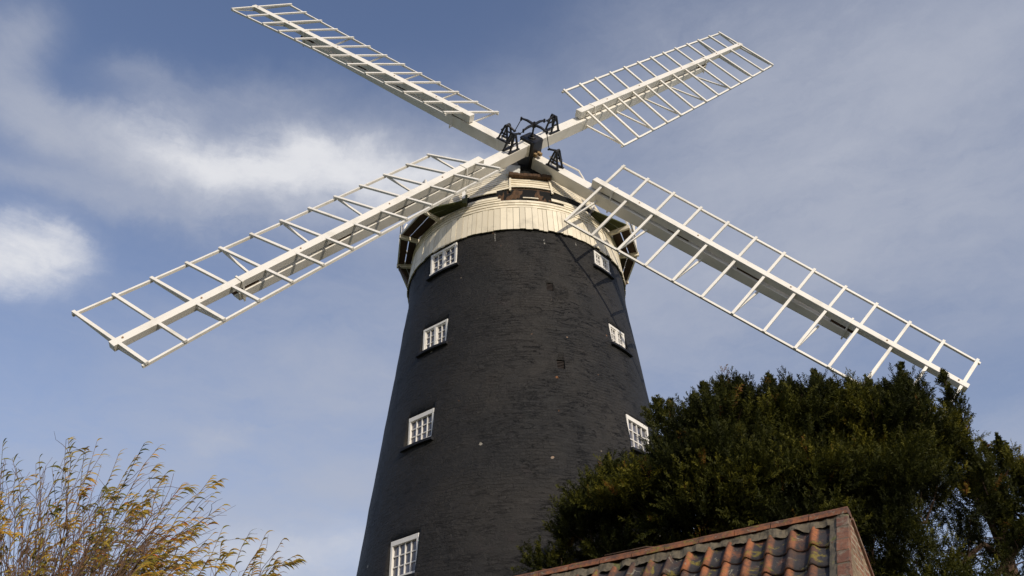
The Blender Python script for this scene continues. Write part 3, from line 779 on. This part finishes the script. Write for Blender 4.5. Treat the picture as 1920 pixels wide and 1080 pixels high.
def gable_mat():
    m, b, p = new_mat('gable_brickwork'); pos = geo_pos(b)
    uv = b.node('ShaderNodeUVMap').outputs[0]
    br = b.node('ShaderNodeTexBrick'); b.l.new(b.vmath('ADD', uv, b.vmath('SCALE', b.noise(pos, 6, 4, out='Color'), 0.03)), br.inputs['Vector'])
    br.inputs['Scale'].default_value = 1; br.inputs['Brick Width'].default_value = 0.22; br.inputs['Row Height'].default_value = 0.075; br.inputs['Mortar Size'].default_value = 0.012
    br.inputs['Color1'].default_value = (0.26, 0.11, 0.06, 1); br.inputs['Color2'].default_value = (0.16, 0.07, 0.045, 1); br.inputs['Mortar'].default_value = (0.34, 0.29, 0.21, 1)
    rn = b.smooth(b.noise(pos, 1.9, 7, 0.7, 0.8), 0.42, 0.50)
    c = b.mix(rn, br.outputs[0], b.mix(b.noise(pos, 30, 6, 0.75), (0.16, 0.11, 0.07), (0.38, 0.29, 0.18)))
    c = b.mix(b.math('MULTIPLY', b.smooth(b.noise(pos, 5, 7, 0.75, 0.5), 0.48, 0.65), 0.75), c, (0.085, 0.055, 0.035))
    c = b.mix(b.smooth(b.noise(pos, 3, 6, 0.7), 0.62, 0.68), c, (0.34, 0.24, 0.05))
    b.l.new(c, p.inputs['Base Color']); p.inputs['Roughness'].default_value = 0.95
    bump(b, p, b.math('ADD', b.noise(pos, 40, 6, 0.75), br.outputs[1]), 0.7, 0.012)
    return m
M['gable'] = gable_mat()

# pantiles
TW, GA = 0.226, 0.345
def pantile_profile(x):
    """x in 0..1 across a tile: shallow pan then a roll"""
    if x < 0.62: return -0.020 * math.sin(PI * x / 0.62)
    return 0.042 * math.sin(PI * (x - 0.62) / 0.38)
def roof_slope(DNv, NV, rows, V0=0.17, nam='pantile_roof', fine=True):
    mb = MB(); pan = []
    ncol = int((LEN - V0) / TW); K = 12
    for r in range(rows):
        for c in range(ncol):
            x0 = V0 + c * TW + random.uniform(-0.004, 0.004); s0 = 0.11 + r * GA + random.uniform(-0.008, 0.008)
            lift = 0.028 + random.uniform(-0.003, 0.005); tw = random.uniform(-0.006, 0.006)
            i = len(mb.v); s1 = s0 + GA + 0.045
            for (s, up) in ((s0, 0.0), ((s0 + s1) / 2, lift / 2), (s1, lift)):
                for j in range(K + 1):
                    x = j / K; sag = 0.0
                    q = APEX + HE * (x0 + x * TW * 1.06) + DNv * (s + tw * x) + NV * (pantile_profile(x) + up + 0.02 + (0.004 if j == K else 0))
                    mb.v.append(tuple(q)); pan.append(1.0 if 0.02 < x < 0.66 else 0.0)
            for a in range(2):
                for j in range(K):
                    v0 = i + a * (K + 1) + j; mb.f.append((v0, v0 + K + 1, v0 + K + 2, v0 + 1)); mb.m.append(0)
            # thick lower edge
            e = len(mb.v)
            for j in range(K + 1):
                x = j / K; q = APEX + HE * (x0 + x * TW * 1.06) + DNv * (s1 - 0.004) + NV * (pantile_profile(x) + lift + 0.002)
                mb.v.append(tuple(q)); pan.append(0.5)
            for j in range(K):
                v0 = i + 2 * (K + 1) + j; w0 = e + j; mb.f.append((v0, w0, w0 + 1, v0 + 1)); mb.m.append(0)
    o = obj(nam, mb, M['tile'], house)
    me = o.data; at = me.attributes.new('pan', 'FLOAT', 'POINT'); at.data.foreach_set('value', pan)
    for pl in me.polygons: pl.use_smooth = True
    return o
roof_near = roof_slope(DN, NN, 8)
def far_slope():
    mb = MB()
    mb.poly([APEX, APEX + HE * LEN, APEX + HE * LEN + DF * SL, APEX + DF * SL]); mb.poly([APEX - NF * .06, APEX + HE * LEN - NF * .06, APEX + HE * LEN + DF * SL - NF * .06, APEX + DF * SL - NF * .06][::-1])
    return obj('far_roof', mb, M['tile'], house)
roof_slope(DF, NF, 8, 0.12, 'pantile_roof')
ub = MB()
for D_, N_ in ((DN, NN), (DF, NF)):
    p_ = [APEX + HE * 0.02 - N_ * 0.03, APEX + HE * LEN - N_ * 0.03, APEX + HE * LEN + D_ * SL - N_ * 0.03, APEX + HE * 0.02 + D_ * SL - N_ * 0.03]
    ub.poly(p_); ub.poly([x - N_ * 0.05 for x in p_][::-1])
obj('roof_boarding', ub, M['rotten'], house)
# ridge tiles, each its own piece
x = 0.0
while x < LEN - 0.1:
    L = 0.40; mb = MB(); a = APEX + HE * (x + 0.004) + Vector((0, 0, 0.05)); e = APEX + HE * (x + L - 0.004) + Vector((0, 0, 0.05 + random.uniform(-.004, .004)))
    n = 8; prof_r = []
    for P_ in (a, e):
        for k in range(n + 1):
            ang = PI * (k / n) * 0.86 + PI * 0.07
            prof_r.append(P_ + HG * math.cos(ang) * 0.12 + Vector((0, 0, math.sin(ang) * 0.125 - 0.06)))
    for k in range(n): mb.poly([prof_r[k], prof_r[k + 1], prof_r[n + 2 + k], prof_r[n + 1 + k]])
    mb.poly([q for q in prof_r[:n + 1]][::-1]); mb.poly(prof_r[n + 1:])
    obj('ridge_tile', mb, M['tile'], house)
    x += L
mm = MB()
def lumpy_strip(mb, f, n, m, amp):
    """f(i/n, j/m) -> point, normal"""
    i0 = len(mb.v)
    for i in range(n + 1):
        for j in range(m + 1):
            q, nn = f(i / n, j / m); mb.v.append(tuple(q + nn * amp * mnoise.noise(q * 9) + nn * amp * .6 * mnoise.noise(q * 27)))
    for i in range(n):
        for j in range(m):
            a = i0 + i * (m + 1) + j; mb.f.append((a, a + m + 1, a + m + 2, a + 1)); mb.m.append(0)
lumpy_strip(mm, lambda s, t_: (APEX + HE * (LEN * s) + DN * (0.06 + 0.105 * t_) + NN * (0.075 - 0.03 * t_ + 0.03 * mnoise.noise(Vector((s * 60, 0, 5)))) + DN * (0.05 * t_ * mnoise.noise(Vector((s * 45, 2, 5)))), NN), 260, 4, 0.022)
lumpy_strip(mm, lambda s, t_: (APEX + HE * (0.125 + 0.075 * t_) + DN * (0.12 + SL * s) + NN * (0.065 - 0.02 * t_), NN), 80, 3, 0.012)
obj('mortar_fillet', mm, M['mortar'], house)
# brick verge (bricks laid along the slope on the gable edge)
vb = MB(); s = 0.07
while s < SL:
    bl = 0.215 + random.uniform(-0.02, 0.02)
    vb.box(APEX + HE * (0.062 + random.uniform(-.006, .006)) + DN * (s + bl / 2) + NN * (0.045 + random.uniform(-.010, .006)), HE * 0.062 + DN * random.uniform(-.004, .004), DN * (bl / 2 - random.uniform(.005, .011)), NN * 0.035)
    s += bl
obj('brick_verge', vb, M['brick'], house, bevel=0.006)
vm_ = MB(); vm_.box(APEX + HE * 0.064 + DN * (SL / 2 + 0.05) + NN * 0.035, HE * 0.056, DN * SL / 2, NN * 0.035); obj('verge_mortar', vm_, M['mortar'], house)
vf = MB(); vf.box(APEX + HE * 0.05 + DF * (SL / 2 + 0.03) + NF * 0.03, HE * 0.062, DF * SL / 2, NF * 0.03); obj('far_verge', vf, M['brick'], house)
# walls
hw = 2.5 * math.cos(AL); ez = APEX.z - 2.5 * math.sin(AL)
def wall_quad(pts, uvs, name, inward):
    me = bpy.data.meshes.new(name); o0 = pts[0]; n = len(pts); iv = inward * 0.2
    fs = [tuple(range(n)), tuple(range(2 * n - 1, n - 1, -1))] + [(k, n + k, n + (k + 1) % n, (k + 1) % n) for k in range(n)]
    me.from_pydata([tuple(p - o0) for p in pts] + [tuple(p - o0 + iv) for p in pts], [], fs)
    uvl = me.uv_layers.new(name='UVMap')
    for pl in me.polygons:
        for li, vi in zip(pl.loop_indices, pl.vertices): uvl.data[li].uv = uvs[vi % n]
    me.materials.append(M['gable'])
    bmw = bmesh.new(); bmw.from_mesh(me); bmesh.ops.recalc_face_normals(bmw, faces=bmw.faces); bmw.to_mesh(me); bmw.free()
    o = bpy.data.objects.new(name, me); col.objects.link(o); o.parent = house; o.location = o0 - WPOS[house.name]
    return o
B0 = Vector((APEX.x, APEX.y, 0)) + HE * 0.012
UZ = Vector((0, 0, 1))
# gable with its head just under the verge
wall_quad([B0 + HG * hw, B0 - HG * hw, B0 - HG * hw + UZ * ez, B0 + UZ * (APEX.z - 0.015), B0 + HG * hw + UZ * ez][::-1], [(hw, 0), (-hw, 0), (-hw, ez), (0, APEX.z - 0.015), (hw, ez)][::-1], 'gable_wall', HE)
B1 = B0 + HE * (LEN - 0.05)
wall_quad([B1 + HG * hw, B1 - HG * hw, B1 - HG * hw + UZ * ez, B1 + UZ * (APEX.z - 0.015), B1 + HG * hw + UZ * ez], [(hw, 0), (-hw, 0), (-hw, ez), (0, APEX.z - 0.015), (hw, ez)], 'gable_wall', -HE)
for s in (1, -1):
    a = B0 + HG * hw * s * 0.99 + HE * 0.21; b2 = B1 + HG * hw * s * 0.99 - HE * 0.21; q = [a, b2, b2 + UZ * (ez - .03), a + UZ * (ez - .03)]
    wall_quad(q if s < 0 else q[::-1], [(0, 0), (LEN, 0), (LEN, ez), (0, ez)] if s < 0 else [(0, ez), (LEN, ez), (LEN, 0), (0, 0)], 'side_wall', -HG * s)

# ------------------------------------------------------------------ yews
def leaf_mesh(name, verts, faces_n, mats, parent, cols=None, origin=None):
    """verts: (n,4,3) quads in world coordinates"""
    nq = verts.shape[0]; o0 = np.array(origin if origin is not None else verts.reshape(-1, 3).mean(0))
    me = bpy.data.meshes.new(name)
    me.vertices.add(nq * 4); me.vertices.foreach_set('co', (verts.reshape(-1, 3) - o0).astype(np.float32).ravel())
    me.loops.add(nq * 4); me.loops.foreach_set('vertex_index', np.arange(nq * 4, dtype=np.int32))
    me.polygons.add(nq); me.polygons.foreach_set('loop_start', np.arange(0, nq * 4, 4, dtype=np.int32)); me.polygons.foreach_set('loop_total', np.full(nq, 4, dtype=np.int32))
    me.update(calc_edges=True); me.validate()
    for m in mats: me.materials.append(m)
    if cols is not None:
        at = me.attributes.new('tint', 'FLOAT', 'POINT'); at.data.foreach_set('value', np.repeat(cols, 4).astype(np.float32))
    o = bpy.data.objects.new(name, me); col.objects.link(o); o.parent = parent; o.location = Vector(o0) - WPOS[parent.name]; WPOS[o.name] = Vector(o0)
    return o
def unit(a): return a / np.maximum(np.linalg.norm(a, axis=-1, keepdims=True), 1e-9)
def foliage_mat(name, stops, trans=0.25, rough=0.5):
    m, b, p = new_mat(name)
    at = b.node('ShaderNodeAttribute'); at.attribute_name = 'tint'
    c = b.ramp(at.outputs['Fac'], stops)
    p.inputs['Roughness'].default_value = rough; p.inputs['Specular IOR Level'].default_value = 0.12
    b.l.new(c, p.inputs['Base Color'])
    tr = b.node('ShaderNodeBsdfTranslucent'); b.l.new(c, tr.inputs[0]); mx = b.node('ShaderNodeMixShader'); mx.inputs[0].default_value = trans
    out = [n for n in b.n if n.type == 'OUTPUT_MATERIAL'][0]
    b.l.new(p.outputs[0], mx.inputs[1]); b.l.new(tr.outputs[0], mx.inputs[2]); b.l.new(mx.outputs[0], out.inputs[0])
    return m
M['yew'] = foliage_mat('yew_foliage', [(0, (0.009, 0.011, 0.003)), (0.35, (0.025, 0.029, 0.005)), (0.65, (0.068, 0.068, 0.009)), (0.93, (0.17, 0.15, 0.016)), (1, (0.15, 0.065, 0.015))], 0.18, 0.6)
def bark(name, c1, c2):
    m, b, p = new_mat(name); pos = geo_pos(b)
    b.l.new(b.mix(b.noise(b.mapping(pos, scale=(1, 1, 0.3)), 12, 6, 0.7), c1, c2), p.inputs['Base Color']); p.inputs['Roughness'].default_value = 0.9
    bump(b, p, b.noise(b.mapping(pos, scale=(1, 1, 0.25)), 22, 6, 0.7), 0.8, 0.02)
    return m
M['yewbark'] = bark('yew_bark', (0.045, 0.024, 0.016), (0.11, 0.065, 0.04))

def needles(P, D, L, per, nl, nw, tint, droop=0.0):
    """sprays: P base (n,3), D dir, L length (n,), tint (n,) -> quads of needles along each twig plus twig quad"""
    n = len(P); s = (np.arange(per) + 0.5) / per
    side = unit(np.cross(D, rng.normal(size=(n, 3)))); up = np.cross(side, D)
    sg = np.where(np.arange(per) % 2 == 0, 1.0, -1.0)
    base = P[:, None, :] + D[:, None, :] * (s[None, :, None] * L[:, None, None])
    jit = rng.normal(size=(n, per, 3)) * 0.28
    nd = unit(D[:, None, :] * 0.75 + side[:, None, :] * sg[None, :, None] * 0.8 + up[:, None, :] * 0.25 + jit)
    taper = (1.0 - 0.45 * s)[None, :, None] * rng.uniform(0.75, 1.2, size=(n, per, 1))
    tip = base + nd * nl * taper
    wv = unit(np.cross(nd, up[:, None, :] + rng.normal(size=(n, per, 3)) * 0.35)) * nw * 0.5
    q = np.stack([base - wv * 0.5, base + wv, tip + wv * 0.25, tip - wv * 0.9], axis=2).reshape(-1, 4, 3)
    tn = np.clip(np.repeat(tint, per) + rng.normal(size=n * per) * 0.05, 0, 1)
    return q, tn

def yew(root, blobs, spires, density, trunk, seed, stray=()):
    r_ = np.random.default_rng(seed); Pb = []; Db = []; Lb = []; Tb = []
    cen = np.array([b_[:3] for b_ in blobs]); rad = np.array([b_[3] for b_ in blobs])
    limbs = MB()
    for (x, y, z, R) in blobs:
        if z > 5.9: R *= 0.86; z -= 0.12
        nb = int(density * R * R)
        d = unit(r_.normal(size=(nb, 3))); d[:, 2] = np.abs(d[:, 2]) * 0.9 + d[:, 2] * 0.1
        d = unit(d + np.array([0, -0.25, 0.05]) * r_.random((nb, 1)))
        f = r_.uniform(0.45, 0.98, nb)
        c = np.array([x, y, z]) + d * (f * R)[:, None] * np.array([1, 1, 0.95])
        # uneven outline: clumps in and out
        amp = np.array([mnoise.noise(Vector(q) * 2.6) for q in c]); c = c + d * (amp * 0.28 * R)[:, None]
        keep = np.array([mnoise.noise(Vector(q) * 3.4 + Vector((5, 2, 9))) for q in c]) > -0.46
        keep &= ~((c[:, 0] > 4.7) & (c[:, 2] < 6.0) & (np.array([mnoise.noise(Vector(q) * 3.0) for q in c]) > 0.02)); keep &= ~((d[:, 2] > 0.55) & (f > 0.86) & (r_.random(nb) < 0.6)); c, d, f = c[keep], d[keep], f[keep]
        Pb.append(c); Db.append(unit(d * 0.75 + np.array([0, 0, 0.55]) + r_.normal(size=c.shape) * 0.35)); Lb.append(r_.uniform(0.20, 0.42, len(c)) * (0.75 + 0.4 * min(R, .8)))
        Tb.append(np.clip(0.36 + 0.62 * np.array([mnoise.noise(Vector(q) * 1.7) for q in c]) + 0.12 * (f - 0.7) / 0.3, 0, 0.8))
    more = []
    for (x, y, z, R) in blobs:
        if z < 5.9: continue
        for _ in range(int(7 * R)):
            a_ = r_.uniform(0, 2 * PI); q_ = r_.uniform(0.2, 0.95) * R
            more.append((x + math.cos(a_) * q_, y + math.sin(a_) * q_ * 0.8, z + math.sqrt(max(0.02, R * R - q_ * q_)) * 0.90 + r_.uniform(-0.10, 0.10)))
    for (x, y, z) in list(spires) + more:
        hh = r_.uniform(0.4, 0.85); nb = int(32 * hh / 0.4)
        lean = r_.normal(size=3) * 0.10; lean[2] = 1; lean = lean / np.linalg.norm(lean)
        tt_ = r_.uniform(0, 1, nb) ** 0.8; top = np.array([x, y, z + 0.04])
        c = top[None, :] - lean[None, :] * (tt_ * hh * 1.2 + 0.08)[:, None] + r_.normal(size=(nb, 3)) * 0.045 * (0.2 + tt_[:, None])
        od = r_.normal(size=(nb, 3)); od[:, 2] = 0; od = unit(od)
        Pb.append(c); Db.append(unit(lean[None, :] * (1.1 - 0.55 * tt_[:, None]) + od * (0.25 + 0.75 * tt_[:, None]))); Lb.append(0.08 + 0.20 * tt_); Tb.append(np.full(nb, 0.42) + r_.normal(size=nb) * 0.08)
        Pb.append((top - lean * 0.12)[None, :]); Db.append(lean[None, :]); Lb.append(np.array([0.12])); Tb.append(np.array([0.5]))
        limbs.tube([tuple(top - lean * hh * 1.3), tuple(top - lean * 0.05)], [0.010, 0.003], 4)
    P, D, L, T = np.concatenate(Pb), np.concatenate(Db), np.concatenate(Lb), np.concatenate(Tb)
    # each branchlet: a flat fan of sprays
    ns = 9; n = len(P)
    s = np.tile(np.linspace(0.05, 1, ns), (n, 1)); side = unit(np.cross(D, r_.normal(size=(n, 3)) + np.array([0, 0, .3])))
    sg = np.where(np.arange(ns) % 2 == 0, 1, -1)[None, :, None]
    bp = P[:, None, :] + D[:, None, :] * (s * L[:, None])[:, :, None]
    bd = unit(D[:, None, :] * 0.9 + side[:, None, :] * sg * (0.75 * (1 - s * 0.6))[:, :, None] + r_.normal(size=(n, ns, 3)) * 0.18 + np.array([0, 0, 0.12]))
    bl = (L[:, None] * (0.55 - 0.25 * s)) * r_.uniform(0.7, 1.2, size=(n, ns))
    bt = np.clip(T[:, None] + 0.22 * (s - 0.5) + r_.normal(size=(n, ns)) * 0.06, 0, 0.93)
    rust = (r_.random((n, 1)) < 0.012); bt = np.where(rust, 1.0, bt)
    q, tn = needles(bp.reshape(-1, 3), bd.reshape(-1, 3), bl.reshape(-1), 9, 0.044, 0.0135, bt.reshape(-1))
    # twig strips
    tb = bp.reshape(-1, 3); te = tb + bd.reshape(-1, 3) * bl.reshape(-1)[:, None]; w = unit(np.cross(te - tb, r_.normal(size=tb.shape))) * 0.003
    q2 = np.stack([tb - w, tb + w, te + w * .4, te - w * .4], axis=1); t2 = np.full(len(q2), 0.15)
    leaf_mesh('foliage', np.concatenate([q, q2]), 4, [M['yew']], root, np.concatenate([tn, t2]))
    # trunk and limbs
    tk = MB(); tk.tube(trunk, [0.26, 0.22, 0.17, 0.10][:len(trunk)], 10)
    obj('trunk', tk, M['yewbark'], root)
    for (x, y, z, R) in blobs:
        base = Vector(min(trunk[1:], key=lambda q_: (Vector(q_) - Vector((x, y, z))).length)); e = Vector((x, y, z)); mid = (base + e) / 2 + Vector((0, 0, 0.15)) + Vector(r_.normal(size=3) * 0.12)
        limbs.tube([base, mid, e], [0.06, 0.045, 0.02], 6)
        for _ in range(int(9 * R)):
            dd = Vector(unit(r_.normal(size=3))); dd.z = abs(dd.z) * 0.7 + .2; m0 = e + (mid - e) * r_.uniform(0, 0.5)
            limbs.tube([m0, m0 + dd * R * 0.45, m0 + dd * R * 0.85 + Vector((0, 0, 0.08))], [0.014, 0.009, 0.004], 4, cap=False)
    for pts, rr in stray: limbs.tube(pts, rr, 5)
    obj('limb', limbs, M['yewbark'], root)

YEW1 = [(2.51, 11.0, 6.8, 0.72), (3.32, 11.0, 6.9, 0.75), (4.16, 11.2, 6.85, 0.8), (4.79, 11.0, 6.73, 0.8), (5.43, 11.3, 6.69, 0.6), (2.19, 10.8, 6.26, 0.7), (1.54, 11.2, 5.88, 0.62), (1.03, 11.5, 5.89, 0.52), (0.72, 11.6, 5.68, 0.38), (1.97, 11.2, 6.68, 0.33), (2.74, 10.8, 5.81, 0.8), (3.57, 10.8, 5.93, 0.8), (4.42, 11.0, 5.84, 0.8), (5.18, 11.3, 5.72, 0.65), (3.74, 11.0, 7.2, 0.45), (2.95, 11.0, 7.27, 0.42), (4.46, 11.0, 7.14, 0.45), (5.15, 11.0, 7.24, 0.4), (1.22, 11.4, 6.48, 0.25), (0.12, 11.6, 5.35, 0.17), (2.24, 10.9, 5.52, 0.7), (3.21, 11.0, 5.25, 0.8), (4.31, 11.2, 5.15, 0.8), (5.67, 11.2, 6.9, 0.27), (4.9, 11.6, 4.6, 0.8), (1.2, 11.7, 5.3, 0.5), (2.1, 11.7, 5.0, 0.75), (3.2, 11.8, 4.9, 0.8), (3.3, 12.1, 6.2, 0.9), (4.4, 12.1, 6.2, 0.9), (2.3, 11.8, 5.9, 0.6)]
SP1 = [(1.86, 11.2, 7.60), (2.02, 11.2, 7.54), (4.06, 11.0, 7.83), (3.43, 11.0, 7.8), (5.33, 11.0, 7.91), (5.98, 11.2, 7.87), (5.55, 11.2, 7.64), (2.73, 11.0, 7.76), (4.85, 11.0, 7.5), (4.52, 11.0, 7.67), (5.03, 11.0, 7.64), (2.99, 11.0, 7.74), (3.7, 11.0, 7.72), (4.29, 11.0, 7.68), (2.32, 11.0, 7.5), (5.94, 11.2, 7.32), (2.49, 11.0, 7.69), (1.09, 11.4, 6.78), (0.64, 11.6, 6.36), (0.42, 11.6, 5.90), (0.06, 11.6, 5.45), (5.99, 11.2, 6.86), (4.78, 11.0, 7.7)]
YEW2 = [(6.15, 11.8, 6.18, 0.42), (6.61, 11.9, 6.52, 0.4), (6.34, 11.8, 5.65, 0.55), (6.89, 11.9, 6.04, 0.5), (5.71, 11.9, 5.34, 0.6), (6.42, 12.0, 5.21, 0.6), (5.88, 12.0, 4.87, 0.6), (7.3, 12.1, 5.6, 0.6)]
SP2 = [(6.82, 11.9, 7.16), (6.59, 11.9, 7.06), (6.87, 11.9, 6.76), (7.06, 11.9, 6.79), (6.2, 11.8, 6.75), (6.4, 11.8, 6.8)]
y1 = empty('yew_tree', (3.6, 11.7, 0)); tag(y1, 'broad dark green yew tree directly behind the pantiled roof, covering a sail tip', 'tree', 'yew trees')
y2 = empty('yew_tree', (6.4, 12.2, 0)); tag(y2, 'lower thinner yew tree at the right edge with sky showing through its crown', 'tree', 'yew trees')
yew(y1, YEW1, SP1, 820, [(3.6, 11.7, 0), (3.5, 11.6, 2.2), (3.6, 11.5, 4.2), (3.8, 11.3, 5.6)], 5,
    stray=[([(2.6, 10.9, 4.9), (2.0, 10.6, 5.22), (1.4, 10.7, 5.30), (0.9, 10.9, 5.28)], [0.02, 0.016, 0.012, 0.005]), ([(2.9, 10.6, 4.95), (2.3, 10.5, 5.25), (1.7, 10.55, 5.18)], [0.016, 0.010, 0.004])])
yew(y2, YEW2, SP2, 330, [(6.4, 12.2, 0), (6.4, 12.2, 2.0), (6.4, 12.1, 4.0), (6.4, 12.0, 5.4)], 9)

# ------------------------------------------------------------------ willow
M['wbark'] = bark('willow_bark', (0.085, 0.048, 0.034), (0.19, 0.115, 0.075))
M['wleaf'] = foliage_mat('willow_foliage', [(0, (0.09, 0.105, 0.02)), (0.3, (0.22, 0.20, 0.04)), (0.55, (0.48, 0.34, 0.06)), (0.85, (0.60, 0.32, 0.05)), (1, (0.50, 0.15, 0.04))], 0.35, 0.5)
def willow(root, base, tipsl, nfill, spread, seed, bare=0.4, nlimb=9):
    R = np.random.default_rng(seed); st = MB(); leaves = []; tints = []
    base = Vector(base)
    def shoot(p0, p1, bend, r0, r1, leafy, tint, seg=7, hook=0.0):
        p0, p1 = Vector(p0), Vector(p1); d = p1 - p0; pts = []
        for k in range(seg + 1):
            f = k / seg; wob = Vector(R.normal(size=3)) * 0.019 * (k > 0)
            pts.append(p0 + d * f + bend * math.sin(f * PI) + wob + Vector((hook * max(0, f - 0.7) ** 2 * 9, 0, -hook * max(0, f - .8) ** 2 * 12)))
        st.tube(pts, [r0 + (r1 - r0) * k / seg for k in range(seg + 1)], 4, cap=False)
        for k in range(leafy):
            f = 1 - (k / leafy) ** 1.1 * 0.30; i = min(int(f * seg), seg - 1); ff = f * seg - i
            b0 = pts[i].lerp(pts[i + 1], ff); dd = (pts[i + 1] - pts[i]).normalized()
            # the wind comes from the left: leaves stream to the right and curl down
            ln = R.uniform(0.10, 0.22); out = (dd * 0.8 + Vector((0.55, R.normal() * 0.4, 0.15 + R.normal() * 0.3))).normalized()
            wv = out.cross(Vector((R.normal() * .6, 1, R.normal() * .6))).normalized() * R.uniform(0.008, 0.014)
            pr = [b0]; dr = Vector(out)
            for q in range(4):
                pr.append(pr[-1] + dr * ln / 4); dr = (dr + Vector((0.10, 0, -0.42))).normalized()
            ws_ = (0.3, 0.95, 1.0, 0.7, 0.08)
            for q in range(4): leaves.append([pr[q] - wv * ws_[q], pr[q] + wv * ws_[q], pr[q + 1] + wv * ws_[q + 1], pr[q + 1] - wv * ws_[q + 1]])
            tints.extend([min(1, max(0, tint + R.normal() * 0.13))] * 4)
        return pts
    heads = []
    for k in range(nlimb):
        a = (k / (nlimb - 1) - 0.5) * 2
        h = base + Vector((spread * 0.34 * a + R.normal() * .12, R.normal() * 0.45, R.uniform(3.3, 4.6) - 0.4 * abs(a)))
        shoot(base + Vector((a * .12, 0, 0)), h, Vector((a * 0.10, 0, 0.05)), 0.075, 0.03, 0, 0); heads.append(h)
        for q in range(2):
            h3 = h + Vector((0.35 + R.normal() * 0.4, R.normal() * 0.35, R.uniform(0.4, 1.1)))
            shoot(h - Vector((0, 0, .05)), h3, Vector((0, 0, 0)), 0.028, 0.015, 0, 0, 5); heads.append(h3)
    tl = [Vector(t) for t in tipsl]; prim = len(tl)
    for _ in range(nfill):
        a = tl[int(R.integers(prim))]; f = R.uniform(0.80, 0.98) if R.random() < .55 else R.uniform(.66, .9)
        tl.append(Vector((base.x + (a.x - base.x) * (f + R.normal() * .08) + R.normal() * 0.18, a.y + R.normal() * 0.6, a.z * f + R.normal() * 0.12)))
    for n_, t in enumerate(tl):
        h = min(heads, key=lambda q: abs(q.x - (base.x + (t.x - base.x) * 0.30 - 0.25)) + R.uniform(0, 0.9) + max(0, q.z - t.z + 1.2) * 3)
        h2 = h + Vector((R.normal() * 0.1, R.normal() * 0.1, -R.uniform(0, 0.6)))
        bend = Vector(((h2.x - t.x) * 0.12 + 0.05, 0, 0.0)) + Vector(R.normal(size=3)) * 0.19
        tint = float(np.clip(0.50 + 0.55 * mnoise.noise(t * 1.1) + 0.05 * R.normal(), 0, 1))
        full = mnoise.noise(t * 1.9 + Vector((3, 1, 4))) > -0.02 + (bare - 0.35)
        pts = shoot(h2, t, bend, 0.012, 0.003, int(R.integers(9, 18)) if (full or n_ < prim) else 0, tint, 10, R.uniform(0.0, 0.10))
        for j in range(int(R.integers(3, 7))):
            f = R.uniform(0.3, 0.92); i = int(f * 10); b0 = pts[i]; dd = (pts[min(i + 1, 10)] - pts[max(i - 1, 0)]).normalized()
            e = b0 + (dd + Vector((R.normal() * 0.50 + .18, R.normal() * 0.4, R.normal() * 0.12))).normalized() * R.uniform(0.25, 0.8)
            if e.z > t.z + 0.05: e.z = t.z - R.uniform(0, .15)
            shoot(b0, e, Vector((-.03, 0, 0.03)), 0.005, 0.002, int(R.integers(5, 12)) if full and R.random() < .55 else 0, min(1, max(0, tint + R.normal() * .12)), 4, R.uniform(0, .06))
    obj('stem', st, M['wbark'], root)
    q = np.array([[tuple(v) for v in l] for l in leaves]); leaf_mesh('foliage', q, 4, [M['wleaf']], root, np.array(tints))
W1 = [(-7.44, 13.0, 8.17), (-7.16, 13.0, 7.94), (-6.87, 13.0, 7.98), (-6.81, 13.5, 8.17), (-6.33, 13.0, 7.87), (-6.02, 13.0, 8.03), (-5.53, 12.5, 7.35), (-5.46, 13.0, 7.39), (-5.02, 13.0, 7.46), (-5.04, 13.2, 7.24), (-4.72, 12.8, 6.85), (-5.14, 13.0, 6.6), (-7.91, 13.0, 7.74), (-8.03, 12.6, 7.65), (-7.83, 13.4, 7.87), (-8.42, 12.8, 8.03), (-4.88, 13.0, 6.72)]
W2 = [(-4.13, 12.5, 6.4), (-4.01, 12.8, 6.41), (-3.68, 12.5, 6.23), (-3.52, 12.6, 6.01), (-4.41, 12.7, 6.15), (-3.93, 12.4, 6.03), (-4.52, 12.6, 6.23)]
w1 = empty('willow', (-6.7, 13.1, 0)); tag(w1, 'large leafy autumn willow with yellow brown leaves on thin stems at lower left', 'tree', 'willows')
w2 = empty('willow', (-4.9, 12.7, 0)); tag(w2, 'small sparse low willow between the large willow and the black tower', 'tree', 'willows')
willow(w1, (-6.9, 13.1, 0), W1, 300, 3.6, 21, 0.33)
willow(w2, (-4.9, 12.7, 0), W2, 22, 1.2, 4, 0.35, 3)
